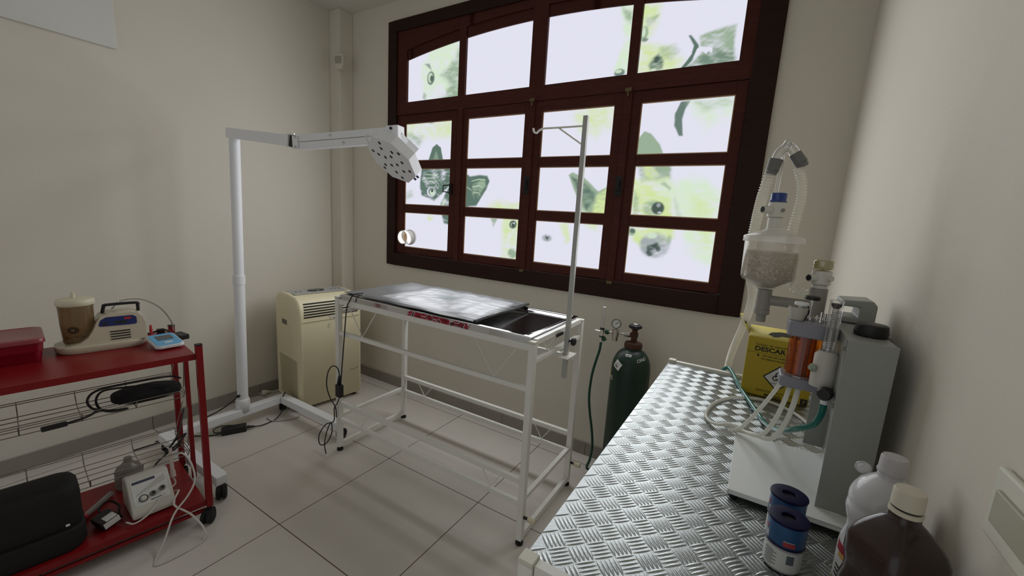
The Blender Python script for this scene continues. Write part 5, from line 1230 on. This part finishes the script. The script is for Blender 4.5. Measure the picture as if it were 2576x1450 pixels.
# C-shaped column: near flange, far flange, recessed web, top
cx0, cx1, cy0, cy1, cz0, cz1 = 0.150, 0.219, 0.897, 1.175, zb_ + 0.0065, 1.170
t = 0.002
b = B().box((cx0, cy0, cz0), (cx1, cy0 + t, cz1)).box((cx0, cy1 - t, cz0), (cx1, cy1, cz1)).box((0.188, cy0 + t, cz0), (0.190, cy1 - t, cz1)).box((cx0, cy0 + t, cz1 - t), (cx1, cy1 - t, cz1))
b.box((cx0, cy0 + t, 1.02), (cx0 + t, cy1 - t, cz1 - t))
obj('column', b, M_mach, an, bevel=0.0012)
b = B()
for z in (1.152, 1.043): b.cyl((cx0 - 0.0003, cy0 + 0.012, z), (cx0 - 0.004, cy0 + 0.012, z), 0.004, n=12)
obj('screw', b, M_greyp, an)
obj('valve_knob', B().lathe([(0, 0.0003), (0.0245, 0.0003), (0.0255, 0.006), (0.0235, 0.020), (0.021, 0.022), (0, 0.022)], (0.193, 0.975, cz1), 32), M_black, an, label='black round top knob')
pr_ = [(0, 0), (0.058, 0), (0.058, 0.040), (0.050, 0.050), (0.0, 0.046), (0.0, 0.034), (0.030, 0.034), (0.030, 0.012), (0.0, 0.012)]
obj('carry_handle', B().prism(pr_, (0.160, 1.085, cz1 + 0.0005), (1, 0, 0), (0, 0, 1), (0, 0.075, 0)), M_mach, an, bevel=0.003)
# vaporiser: grey end blocks, amber cylinder, top fittings
jx, jy = 0.102, 1.002
def blk(z0, z1): 
    o = rrect(0.040, 0.033, 0.012, 5); o = [(p[0] * 1.0 + jx + 0.005, p[1] + jy) for p in o]
    b = B(); stack(b, [(o, z0), (o, z1)]); return b
obj('top_block', blk(1.146, 1.176), M_brk, an, bevel=0.003)
obj('bottom_block', blk(1.040, 1.062), M_brk, an, bevel=0.003)
obj('bottom_lip', B().cyl((jx, jy, 1.0625), (jx, jy, 1.0665), 0.0325, n=40), clear('milky_clear', haze=0.4, hazecol=(0.45, 0.42, 0.42)), an)
obj('mount_arm', B().box((0.1475, jy - 0.02, 1.044), (0.1495, jy + 0.02, 1.060)), M_brk, an)
obj('mount_arm', B().box((0.1475, jy - 0.02, 1.150), (0.1495, jy + 0.02, 1.172)), M_brk, an)
obj('amber_jar', B().lathe([(0.0272, 1.067), (0.0280, 1.067), (0.0280, 1.1455), (0.0272, 1.1455)], (jx, jy, 0), 48, close=True), clear('amber_glass', tint=(0.92, 0.50, 0.16), fac=0.05, rough=0.05, fres=0.25), an, label='amber glass cylinder')
b = B()
for k in range(5):
    a = 0.5 + 2 * math.pi * k / 5; b.cyl((jx + 0.017 * math.cos(a), jy + 0.017 * math.sin(a), 1.0672), (jx + 0.017 * math.cos(a), jy + 0.017 * math.sin(a), 1.1455), 0.0042, n=12)
b.cyl((jx, jy, 1.0672), (jx, jy, 1.1455), 0.010, n=16)
obj('inner_rod', b, mat('amber_rod', (0.42, 0.20, 0.07), 0.3), an)
obj('filler_funnel', B().lathe([(0.0, 0.0), (0.012, 0.0), (0.0165, 0.020), (0.0172, 0.026), (0.0155, 0.026), (0.0150, 0.020), (0.0, 0.019)], (0.080, 0.995, 1.1765), 32), M_pale, an)
obj('filler_cap', B().cyl((0.083, 0.995, 1.197), (0.083, 0.995, 1.207), 0.004, n=12).lathe([(0, 0.207 - 0.2), (0.012, 0.007), (0.0125, 0.010), (0.0115, 0.013), (0, 0.013)], (0.084, 0.995, 1.2), 24), M_base, an)
obj('needle_valve', B().cyl((0.103, 1.012, 1.1765), (0.103, 1.012, 1.182), 0.009, n=20).cyl((0.1015, 1.012, 1.182), (0.1015, 1.012, 1.218), 0.0028, n=12), M_chrome, an)
obj('valve_head', B().lathe([(0, 0), (0.0125, 0), (0.0135, 0.0025), (0.0125, 0.007), (0, 0.0075)], (0.1015, 1.012, 1.2182), 28), M_black, an)
b = B()
for x, y, h in ((0.118, 0.992, 0.022), (0.126, 1.006, 0.018), (0.114, 1.010, 0.012)): b.cyl((x, y, 1.1765), (x, y, 1.1765 + h), 0.0024, n=10); b.cyl((x, y, 1.1765), (x, y, 1.1805), 0.0045, n=10)
obj('pin', b, M_chrome, an)
obj('black_cord', B().tube([(0.094, 0.992, 1.209), (0.097, 0.990, 1.195), (0.094, 0.986, 1.185), (0.092, 0.985, 1.177)], 0.0014, n=6), M_black, an)
# flow tube with graduations
fx1, fy1 = 0.1335, 0.955
obj('meter_socket', B().lathe([(0, 1.062), (0.020, 1.062), (0.0205, 1.085), (0.0195, 1.100), (0.0195, 1.124), (0.013, 1.132), (0, 1.132)], (fx1, fy1, 0), 32), M_pale, an)
obj('meter_tube', B().lathe([(0.0098, 1.1325), (0.0108, 1.1325), (0.0108, 1.226), (0.0118, 1.228), (0.0098, 1.230)], (fx1, fy1, 0), 28), clear('glass_clear', fac=0.10), an, label='clear graduated flow tube')
obj('meter_core', B().cyl((fx1, fy1, 1.1328), (fx1, fy1, 1.214), 0.0050, n=20), clear('frosted_tube'), an)
obj('float_stop', B().lathe([(0, 0), (0.005, 0.0), (0.0085, 0.006), (0.0085, 0.009), (0, 0.0095)], (fx1, fy1, 1.2145), 24), M_black, an)
b = B()
for k in range(17):
    z = 1.140 + 0.0042 * k; w_ = 0.55 if k % 4 else 0.95; a0 = -1.75
    vs = [(fx1 + math.cos(a0 + w_ * (i / 4 - 0.5)) * 0.0111, fy1 + math.sin(a0 + w_ * (i / 4 - 0.5)) * 0.0111, z + dz) for dz in (0, 0.0007) for i in range(5)]
    b.add(vs, [(i, i + 1, 6 + i, 5 + i) for i in range(4)])
obj('graduation', b, M_ink, an)
obj('needle_knob', B().cyl((0.150, 0.953, 1.060), (0.138, 0.925, 1.060), 0.006, n=12).lathe([(0, 0), (0.011, 0), (0.0125, 0.004), (0.0125, 0.014), (0.010, 0.017), (0, 0.017)], (0.139, 0.9255, 1.060), 16, (-0.35, -0.93, 0)), M_black, an, label='black fluted knob')
obj('gas_inlet', B().cyl((0.142, 0.948, 1.030), (0.142, 0.948, 1.0615), 0.0065, n=16), M_base, an)
obj('side_boss', B().lathe([(0, 0), (0.006, 0), (0.008, 0.004), (0.004, 0.010), (0, 0.010)], (0.1165, 0.944, 1.098), 16, (-0.8, -0.6, 0)), mat('pale_green', (0.30, 0.36, 0.28), 0.3), an)
# soda lime canister on grey pipes
kx, ky = 0.020, 1.115
pz = 1.192
b = B().cyl((kx, ky, 1.158), (kx, ky, 1.216), 0.0155, n=28).cyl((kx, ky, 1.140), (kx, ky, 1.158), 0.011, n=24).cyl((kx + 0.012, ky, pz), (0.130, ky, pz), 0.0115, n=24).cyl((0.120, ky, cz1 + 0.0003), (0.120, ky, 1.232), 0.0165, n=28).cyl((kx, ky, 1.1585), (kx, ky, 1.168), 0.0165, n=28)
obj('grey_pipe', b, M_pvcg, an)
can = obj('canister', B().lathe([(0.0135, 1.2165), (0.017, 1.218), (0.052, 1.238), (0.0545, 1.244), (0.0565, 1.325), (0.0555, 1.325), (0.0535, 1.245), (0.050, 1.240), (0.016, 1.220), (0.0135, 1.2195)], (kx, ky, 0), 56, close=False), clear('milky_canister', tint=(0.97, 0.96, 0.94), haze=0.11, hazecol=(0.88, 0.87, 0.83), fac=0.03, rough=0.2, fres=0.15), an, label='clear canister')
# granules
gm = mat('soda_lime', (0.56, 0.51, 0.43), 0.85, var=0.45, vscale=170, bump=0.9, bscale=220)
b = B().lathe([(0, 1.2215), (0.014, 1.2215), (0.048, 1.243), (0.0515, 1.247), (0.0525, 1.305), (0.0, 1.3055)], (kx, ky, 0), 48)
rr = random.Random(4)
lime = obj('granule_fill', b, gm, can)
b = B()
for k in range(900):
    a = rr.uniform(0, 6.283); z = rr.uniform(1.245, 1.300 - 0.012 * (1 + math.sin(a * 3)) / 2 + 0.004); R_ = 0.0512
    c_ = Vector((kx + R_ * math.cos(a), ky + R_ * math.sin(a), z)); s_ = rr.uniform(0.0014, 0.0025)
    q = [c_ + Vector((rr.uniform(-1, 1), rr.uniform(-1, 1), rr.uniform(-1, 1))) * s_ for _ in range(4)]
    b.m = k % 3 == 0; b.add([c_ + Vector((s_, 0, 0)), c_ - Vector((s_, 0, 0)), c_ + Vector((0, s_, 0)), c_ - Vector((0, s_, 0)), c_ + Vector((0, 0, s_)), c_ - Vector((0, 0, s_))], [(0, 2, 4), (2, 1, 4), (1, 3, 4), (3, 0, 4), (2, 0, 5), (1, 2, 5), (3, 1, 5), (0, 3, 5)])
gr = obj('granules', b, [mat('lime_grain', (0.86, 0.81, 0.72), 0.8), mat('lime_grain_dull', (0.40, 0.36, 0.30), 0.8)], can); gr['kind'] = 'stuff'
lidc = obj('canister_lid', B().lathe([(0.0560, 1.3255), (0.0605, 1.3255), (0.0605, 1.336), (0.058, 1.339), (0.040, 1.345), (0.020, 1.354), (0.0175, 1.358), (0.0175, 1.3585)], (kx, ky, 0), 56, close=False), clear('milky_lid', haze=0.6, hazecol=(0.85, 0.83, 0.80), fac=0.06, rough=0.2, fres=0.25), an)
obj('valve_neck', B().cyl((kx - 0.003, ky, 1.357), (kx - 0.003, ky, 1.380), 0.0145, n=28).lathe([(0.0145, 0), (0.018, 0.002), (0.018, 0.030), (0.0165, 0.034), (0, 0.034)], (kx - 0.003, ky, 1.3805), 32).cyl((kx - 0.015, ky - 0.012, 1.397), (kx - 0.030, ky - 0.024, 1.397), 0.0085, n=20), mat('milky_white', (0.66, 0.64, 0.58), 0.4), an)
obj('port_bore', B().lathe([(0, 0.0003), (0.0066, 0.0003)], (kx - 0.030, ky - 0.024, 1.397), 20, Vector((-0.78, -0.62, 0)), close=False), M_slot, an)
obj('side_screw', B().lathe([(0, 0), (0.0042, 0), (0.0035, 0.003), (0, 0.003)], (kx + 0.0085, ky - 0.0142, 1.397), 14, Vector((0.62, -0.78, 0))), M_greyp, an)
obj('blue_cap', B().lathe([(0.0, 1.4148), (0.0175, 1.4148), (0.0180, 1.417), (0.0160, 1.419), (0.0160, 1.4335), (0.0145, 1.435), (0, 1.4345)], (kx - 0.003, ky, 0), 32), mat('cobalt_plastic', (0.006, 0.035, 0.22), 0.2, coat=0.4), an, label='cobalt blue valve cap')
# second valve on the tall grey pipe
vx = 0.120
obj('valve_neck', B().cyl((vx, ky, 1.2325), (vx, ky, 1.240), 0.014, n=28).lathe([(0.0145, 0), (0.0185, 0.002), (0.0185, 0.030), (0, 0.034)], (vx, ky, 1.2405), 32).cyl((vx - 0.013, ky - 0.012, 1.255), (vx - 0.024, ky - 0.022, 1.255), 0.0085, n=20).cyl((vx + 0.012, ky - 0.012, 1.257), (vx + 0.017, ky - 0.017, 1.257), 0.006, n=16), mat('milky_white', (0.66, 0.64, 0.58), 0.4), an)
obj('port_bore', B().lathe([(0, 0.0003), (0.0066, 0.0003)], (vx - 0.024, ky - 0.022, 1.255), 20, Vector((-0.74, -0.67, 0)), close=False), M_slot, an)
obj('clear_cap', B().lathe([(0.0, 1.2755), (0.0180, 1.2755), (0.0190, 1.2775), (0.0180, 1.279), (0.0180, 1.2925), (0.0165, 1.294), (0, 1.294)], (vx, ky, 0), 32), clear('straw_cap', tint=(0.85, 0.80, 0.55), haze=0.45, hazecol=(0.42, 0.38, 0.22), fac=0.15), an, label='pale straw-coloured valve cap')
# breathing circuit
M_corr = clear('corrugated_clear', tint=(0.92, 0.91, 0.87), haze=0.80, hazecol=(0.90, 0.88, 0.80), fac=0.05, rough=0.2, fres=0.3)
def corr(path, r, amp=0.0021, per=0.0066, name='breathing_hose'):
    p = cr(path, 60); L = [0.0]
    for i in range(1, len(p)): L.append(L[-1] + (p[i] - p[i - 1]).length)
    n = int(L[-1] / (per / 4)); q = []; j = 0
    for k in range(n + 1):
        s_ = L[-1] * k / n
        while j < len(L) - 2 and L[j + 1] < s_: j += 1
        f_ = (s_ - L[j]) / max(1e-9, L[j + 1] - L[j]); q.append(p[j].lerp(p[j + 1], f_))
    b = B().tube(q, r, n=18, smooth=0, caps=False, rf=lambda i, n_: r + amp * math.sin(i * math.pi / 2))
    return obj(name, b, M_corr, an)
yy = 1.135
corr([(0.045, yy, 1.492), (0.055, yy + 0.002, 1.465), (0.060, yy + 0.004, 1.430), (0.058, yy + 0.01, 1.39), (0.055, yy + 0.02, 1.345), (0.060, yy + 0.03, 1.28), (0.075, yy + 0.012, 1.225), (0.108, yy + 0.004, 1.212)], 0.0092)
corr([(-0.006, yy, 1.488), (-0.014, yy + 0.012, 1.44), (-0.020, yy + 0.05, 1.38), (-0.024, yy + 0.09, 1.30), (-0.014, 1.32, 1.22), (-0.004, 1.47, 1.15), (-0.0085, 1.555, 1.08), (-0.022, 1.635, 1.00), (-0.036, 1.685, 0.93), (-0.046, 1.710, 0.86), (-0.050, 1.715, 0.78)], 0.0105)
obj('y_piece', B().tube([(0.000, yy, 1.506), (0.004, yy, 1.524), (0.014, yy, 1.536), (0.026, yy, 1.534), (0.036, yy, 1.520)], 0.0105, n=20, smooth=6).cyl((0.015, yy, 1.536), (0.020, yy - 0.004, 1.549), 0.009, n=16), clear('glass_clear', fac=0.16), an, label='clear elbow joining the two hoses')
M_cuff = mat('grey_cuff', (0.155, 0.155, 0.15), 0.55)
obj('cuff', B().cyl((-0.004, yy, 1.487), (0.0005, yy, 1.512), 0.0130, 0.0145, 24).cyl((-0.006, yy, 1.479), (-0.004, yy, 1.487), 0.0115, 0.0125, 24), M_cuff, an)
obj('cuff', B().cyl((0.049, yy, 1.502), (0.034, yy, 1.523), 0.0135, 0.0125, 24).cyl((0.052, yy, 1.495), (0.049, yy, 1.502), 0.0115, 0.0130, 24), M_cuff, an)
obj('support_rod', B().cyl((0.010, yy + 0.004, 1.345), (0.012, yy + 0.002, 1.524), 0.0042, n=14), clear('glass_clear'), an)
# loose white tubes from the vaporiser block
M_tube = clear('silicone_tube', tint=(0.9, 0.9, 0.88), haze=0.85, hazecol=(0.88, 0.87, 0.80), fac=0.06, rough=0.2, fres=0.25)
tz = ZT + 0.0045
obj('silicone_tube', B().tube([(0.072, 0.990, 1.0395), (0.060, 1.010, 1.000), (0.040, 1.045, 0.940), (0.020, 1.085, 0.885), (0.004, 1.118, 0.8545)], 0.0042, n=12), M_tube, an)
obj('silicone_tube', B().tube([(0.088, 0.985, 1.0395), (0.084, 0.995, 1.000), (0.074, 1.02, 0.940), (0.056, 1.06, 0.885), (0.026, 1.11, 0.862), (-0.006, 1.135, tz + 0.028), (-0.035, 1.155, tz + 0.010), (-0.060, 1.19, tz), (-0.070, 1.235, tz), (-0.058, 1.32, tz), (-0.020, 1.40, tz), (0.040, 1.445, tz), (0.095, 1.445, tz), (0.150, 1.40, tz), (0.185, 1.32, tz), (0.200, 1.24, tz)], 0.0045, n=12), M_tube, an)
obj('silicone_tube', B().tube([(0.102, 0.982, 1.0395), (0.100, 0.990, 1.000), (0.092, 1.005, 0.945), (0.076, 1.045, 0.89), (0.044, 1.100, 0.866), (0.012, 1.124, 0.8545)], 0.0050, n=12), M_tube, an)
obj('tube_tip', B().cyl((0.006, 1.118, 0.853), (-0.003, 1.138, 0.8455), 0.006, n=14), M_tube, an)
obj('oxygen_hose', B().tube([(0.142, 0.948, 1.0295), (0.141, 0.950, 1.005), (0.134, 0.962, 0.978), (0.115, 0.99, 0.952), (0.098, 1.04, 0.920), (0.086, 1.12, 0.885), (0.078, 1.21, 0.853), (0.066, 1.285, tz + 0.003), (0.042, 1.37, tz + 0.003), (0.014, 1.47, tz + 0.003), (-0.012, 1.58, tz + 0.003), (-0.032, 1.645, tz + 0.012), (-0.050, 1.680, tz + 0.010), (-0.075, 1.692, 0.800), (-0.085, 1.695, 0.72)], 0.0062, n=14, smooth=8), mat('teal_hose', (0.004, 0.13, 0.105), 0.25, coat=0.3), an, label='teal gas hose')

# ------------------------------------------------------------------ yellow sharps box
sb = thing('sharps_box', 'yellow cardboard sharps box with biohazard diamond at the far end of the table', 'sharps box', (0.095, 1.55, ZT))
M_yel = mat('yellow_card', (0.46, 0.34, 0.022), 0.6, var=0.05, vscale=6)
M_yl = mat('pale_yellow_card', (0.62, 0.52, 0.14), 0.6)
bx0, bx1, by0, by1, bz1 = 0.004, 0.186, 1.496, 1.600, 1.019
b = B(); b.box((bx0, by0, ZT + 0.0005), (bx1, by1, bz1)); b.mi = [0, 1, 0, 0, 0, 1]
obj('carton', b, [M_yel, M_yl], sb, bevel=0.0012)
b = B().add([(bx0 + 0.001, by0 + 0.004, bz1 + 0.001), (bx1 - 0.001, by0 + 0.004, bz1 + 0.001), (bx1 - 0.001, by1 + 0.01, bz1 + 0.014), (bx0 + 0.001, by1 + 0.01, bz1 + 0.014)], [(0, 1, 2, 3)])
obj('top_flap', b, M_yl, sb, solid=0.0015)
b = B().add([(bx0 + 0.001, by0 + 0.02, bz1 + 0.0015), (bx0 + 0.001, by1, bz1 + 0.0015), (bx0 - 0.028, by1 + 0.02, bz1 + 0.048), (bx0 - 0.036, by1 - 0.005, bz1 + 0.050), (bx0 - 0.018, by0 + 0.06, bz1 + 0.026)], [(0, 1, 2, 3, 4)])
sfl = obj('side_flap', b, M_yl, sb, solid=0.0015)
b = B().tube([(bx0 - 0.014, by1 - 0.035, bz1 + 0.0245), (bx0 - 0.020, by1 - 0.010, bz1 + 0.034), (bx0 - 0.024, by1 - 0.002, bz1 + 0.038)], 0.0022, n=6)
obj('slot_mark', b, M_ink, sfl)
hp = [(0.052, 0.03), (0.062, 0.055), (0.085, 0.070), (0.12, 0.072), (0.15, 0.055), (0.158, 0.03), (0.140, 0.015), (0.125, 0.030), (0.09, 0.030), (0.078, 0.016), (0.066, 0.012), (0.064, 0.020)]
b = B().add([(bx0 + p[0], by0 + 0.004 + p[1], bz1 + 0.0022 + p[1] * 0.125) for p in hp], [tuple(range(len(hp)))])
obj('top_opening', b, M_ink, sb, label='black drop slot in the top')
fy = by0 - 0.0006
X3, Z3 = (1, 0, 0), (0, 0, 1)
b = B()
b.text('Coletor de materiais perfurocortantes', 0.0105, (0.0265, fy, 0.993), X3, Z3)
b.text('DESCAR', 0.0200, (0.0255, fy, 0.9755), X3, Z3, bold=0.0006, sx=1.12)
obj('title_text', b, M_ink, sb, label='black printed title'); b = B()
for k in range(38): b.box((bx0 + 0.002 + 0.0047 * k, fy, 0.9685), (bx0 + 0.0052 + 0.0047 * k, fy + 0.0003, 0.9697))
obj('fill_line', b, M_ink, sb); b = B()
b.flat([(0, 0), (0.0022, 0), (0.0022, 0.004), (0.0046, 0.004), (0, 0.0078), (-0.0046, 0.004), (-0.0022, 0.004), (-0.0022, 0)], (0.0375, fy, 0.9575), X3, Z3)
b.text('N\u00c3O ENCHER ACIMA DA LINHA', 0.0066, (0.0480, fy, 0.9585), X3, Z3, bold=0.0001)
b.text('RECOMENDA-SE DESCARTAR', 0.0066, (0.0465, fy, 0.9485), X3, Z3, bold=0.0001)
obj('notice_text', b, M_ink, sb, label='small black printed notice'); b = B()
b.text('RES\u00cdDUOS INFECTANTES', 0.0088, (0.046, fy, 0.8445), X3, Z3)
b.text('PERIGO', 0.0135, (0.070, fy, 0.8300), X3, Z3, bold=0.0005)
obj('bottom_text', b, M_ink, sb, label='black printed text')
obj('number_patch', B().box((0.166, fy, 0.8295), (0.184, fy + 0.0003, 0.849)), M_ink, sb)
obj('number_seven', B().text('7', 0.017, (0.1705, fy - 0.0004, 0.8325), X3, Z3), M_yel, sb)
dc = (0.100, 0.896)
def dia(r, off, m_): return obj('diamond', B().flat([(0, -r), (r, 0), (0, r), (-r, 0)], (dc[0], fy - off, dc[1]), X3, Z3), m_, sb)
dg_ = dia(0.041, 0.0, M_ink)
di_ = obj('diamond_face', B().flat([(0, -0.036), (0.036, 0), (0, 0.036), (-0.036, 0)], (dc[0], fy - 0.0004, dc[1]), X3, Z3), M_paper, dg_)
b = B(); fo_ = fy - 0.0007
def ringarc(c, r0, r1, a0, a1, n=20):
    vs = []
    for k in range(n + 1):
        a = math.radians(a0 + (a1 - a0) * k / n)
        vs += [(dc[0] + c[0] + r0 * math.cos(a), fo_, dc[1] + c[1] + r0 * math.sin(a)), (dc[0] + c[0] + r1 * math.cos(a), fo_, dc[1] + c[1] + r1 * math.sin(a))]
    b.add(vs, [(2 * k, 2 * k + 1, 2 * k + 3, 2 * k + 2) for k in range(n)])
for k in range(3):
    a = 90 + 120 * k; c_ = (0.0078 * math.cos(math.radians(a)), 0.004 + 0.0078 * math.sin(math.radians(a)))
    ringarc(c_, 0.0055, 0.0085, a - 152, a + 152)
ringarc((0, 0.004), 0.0062, 0.0078, 0, 360, 30)
b.text('INFECTANTE', 0.0052, (dc[0] - 0.0165, fo_, dc[1] - 0.019), X3, Z3)
obj('biohazard_symbol', b, M_ink, dg_, label='black biohazard trefoil')

# ------------------------------------------------------------------ bottles and tape spools in the foreground
def spool(x, y, label):
    s = thing('tape_spool', label, 'tape spool', (x, y, ZT), 0, 'adhesive tape spools on the tread plate')
    z = ZT + 0.0004
    obj('lower_case', B().lathe([(0, 0), (0.0245, 0), (0.0255, 0.002), (0.0255, 0.040), (0, 0.040)], (x, y, z), 48), mat('white_case', (0.42, 0.42, 0.42), 0.4), s)
    b = B().lathe([(0.02575, 0.004), (0.02575, 0.037)], (x, y, z), 48, close=False)
    b.m = 1
    for j in range(9):
        a0, a1 = (-2.75, -1.95) if j % 2 else (-2.65, -2.15)
        vs = [(x + math.cos(a0 + (a1 - a0) * i / 6) * 0.0259, y + math.sin(a0 + (a1 - a0) * i / 6) * 0.0259, z + 0.007 + 0.003 * j + dz) for dz in (0, 0.0013) for i in range(7)]
        b.add(vs, [(i, i + 1, 8 + i, 7 + i) for i in range(6)])
    vs = [(x + math.cos(-1.45 + 0.4 * i / 4) * 0.0259, y + math.sin(-1.45 + 0.4 * i / 4) * 0.0259, z + dz) for dz in (0.018, 0.033) for i in range(5)]
    b.add(vs, [(i, i + 1, 6 + i, 5 + i) for i in range(4)])
    obj('paper_label', b, [M_paper, mat('label_grey', (0.12, 0.14, 0.16), 0.6)], s)
    obj('rim', B().lathe([(0.0262, 0.0405), (0.0272, 0.0415), (0.0272, 0.0435), (0.0262, 0.0445), (0, 0.0445), ], (x, y, z), 48), mat('navy_rim', (0.006, 0.006, 0.045), 0.3), s)
    sl_ = obj('sleeve', B().lathe([(0, 0.0450), (0.0262, 0.0450), (0.0265, 0.046), (0.0265, 0.078), (0, 0.078)], (x, y, z), 48), mat('mid_blue_label', (0.030, 0.095, 0.22), 0.3, var=0.2, vscale=50), s, label='blue sleeve')
    for j, (a0, a1, z0_, z1_, mi) in enumerate(((-1.75, -1.15, 0.047, 0.054, 0), (-1.75, -1.2, 0.0545, 0.056, 1), (-2.9, -2.6, 0.047, 0.058, 1), (-3.0, -2.75, 0.06, 0.066, 0))):
        b = B(); b.m = mi; vs = [(x + math.cos(a0 + (a1 - a0) * i / 6) * 0.0268, y + math.sin(a0 + (a1 - a0) * i / 6) * 0.0268, z + zz) for zz in (z0_, z1_) for i in range(7)]
        b.add(vs, [(i, i + 1, 8 + i, 7 + i) for i in range(6)])
        obj('sleeve_mark', b, [mat('label_red', (0.42, 0.05, 0.06), 0.4), mat('label_pale', (0.42, 0.42, 0.44), 0.4)], sl_)
    obj('navy_flange', B().lathe([(0.0095, 0.0785), (0.0275, 0.0785), (0.0280, 0.080), (0.0275, 0.0822), (0.026, 0.0830), (0.0105, 0.0826), (0.0095, 0.0805)], (x, y, z), 48, close=False), mat('navy_plastic', (0.005, 0.004, 0.036), 0.5, spec=0.25), s, label='dark navy flange')
    obj('hub_hole', B().lathe([(0, 0.0784), (0.0097, 0.0784)], (x, y, z), 30, close=False), mat('hole_navy', (0.003, 0.003, 0.014), 0.6), s)
    return s
spool(0.098, 0.797, 'blue and white tape spool, the one farther from the near table edge')
spool(0.0945, 0.728, 'blue and white tape spool, the one nearer the camera and lower in view')

wb = thing('white_bottle', 'large milky white plastic bottle with white cap behind the brown bottle', 'bottle', (0.196, 0.725, ZT))
M_wb = mat('milky_bottle', (0.56, 0.55, 0.56), 0.28, coat=0.3)
def bottle(t, x, y, prof, sy, m, n=48):
    b = B().lathe(prof, (0, 0, 0), n)
    b.v = [Vector((x + q.x, y + q.y * sy, ZT + q.z)) for q in b.v]
    return obj('body', b, m, t)
P1 = [(0, 0.0005), (0.036, 0.0005), (0.039, 0.004), (0.039, 0.080), (0.0375, 0.088), (0.0345, 0.100), (0.0345, 0.112), (0.038, 0.124), (0.040, 0.134), (0.0395, 0.142), (0.0385, 0.146), (0.0395, 0.150), (0.039, 0.158), (0.0365, 0.167), (0.031, 0.178), (0.022, 0.187), (0.0150, 0.193), (0.0145, 0.200), (0, 0.200)]
bottle(wb, 0.196, 0.725, P1, 1.0, M_wb)
obj('cap', B().lathe([(0, 0.2005), (0.0160, 0.2005), (0.0164, 0.203), (0.0152, 0.205), (0.0147, 0.222), (0.0134, 0.2245), (0, 0.225)], (0.196, 0.725, ZT), 48), mat('white_cap', (0.48, 0.46, 0.47), 0.45), wb)
b = B()
def band(b, x, y, r, z0, z1, a0, a1, tilt, mi):
    b.m = mi; n = 14
    vs = [(x + math.cos(a0 + (a1 - a0) * i / n) * r, y + math.sin(a0 + (a1 - a0) * i / n) * r, ZT + zz + tilt * i / n) for zz in (z0, z1) for i in range(n + 1)]
    return b.add(vs, [(i, i + 1, n + 2 + i, n + 1 + i) for i in range(n)])
band(b, 0.196, 0.725, 0.0394, 0.012, 0.080, -3.3, -1.2, 0, 0)
band(b, 0.196, 0.725, 0.0397, 0.066, 0.080, -3.1, -1.6, -0.008, 1); band(b, 0.196, 0.725, 0.0399, 0.058, 0.066, -2.9, -1.7, -0.004, 3)
for k in range(3): band(b, 0.196, 0.725, 0.0398, 0.042 - 0.007 * k, 0.045 - 0.007 * k, -2.95, -2.2 - 0.1 * k, -0.006, 2)
band(b, 0.196, 0.725, 0.0398, 0.014, 0.020, -3.1, -1.6, -0.004, 4)
obj('paper_label', b, [M_paper, mat('label_crimson', (0.30, 0.03, 0.05), 0.5), M_ink, mat('label_orange', (0.62, 0.36, 0.10), 0.5), mat('label_gold', (0.36, 0.28, 0.09), 0.5)], wb, label='white paper label with red and gold bands')
b = B().ball((0.171, 0.748, ZT + 0.187), (0.010, 0.004, 0.0095), 18, 10)
obj('pouring_lug', b, clear('milky_lug', haze=0.6, hazecol=(0.75, 0.74, 0.74), fac=0.1), wb)
bb = thing('brown_bottle', 'dark brown plastic bottle with cream screw cap in the near right corner', 'bottle', (0.1865, 0.618, ZT))
M_bb = mat('brown_plastic', (0.024, 0.009, 0.007), 0.30, coat=0.35)
bxx, byy = 0.1865, 0.618
o = rrect(0.0385, 0.036, 0.014, 6)
lay = [(sc(o, 0.94), 0.0005), (o, 0.004), (o, 0.095), (sc(o, 0.93), 0.108), (sc(o, 0.93), 0.120), (sc(o, 1.0), 0.134), (sc(o, 1.0), 0.157)]
for k in range(1, 7):
    f_ = k / 6; c_ = [(math.copysign(1, 1) * 0.0150 * p[0] / math.hypot(*p), 0.0150 * p[1] / math.hypot(*p)) for p in o]
    lay.append(([(a_[0] * (1 - f_) + q_[0] * f_, a_[1] * (1 - f_) + q_[1] * f_) for a_, q_ in zip(o, c_)], 0.157 + 0.039 * (f_ ** 0.7)))
lay.append((c_, 0.203))
b = B(); stack(b, lay); b.v = [RZ(35) @ q + Vector((bxx, byy, ZT)) for q in b.v]
obj('body', b, M_bb, bb, ang=60)
M_cc = mat('cream_screw_cap', (0.58, 0.54, 0.43), 0.5)
cpb = obj('cap', B().lathe([(0, 0.2115), (0.0150, 0.2115), (0.0148, 0.230), (0.0136, 0.2325), (0, 0.2332)], (bxx, byy, ZT), 48), M_cc, bb)
obj('tamper_ring', B().lathe([(0.0140, 0.2035), (0.0158, 0.2035), (0.0156, 0.2085), (0.0140, 0.209)], (bxx, byy, ZT), 48), M_cc, cpb)
obj('cap_gap', B().cyl((bxx, byy, ZT + 0.2036), (bxx, byy, ZT + 0.2114), 0.0138, n=36), M_slot, cpb)
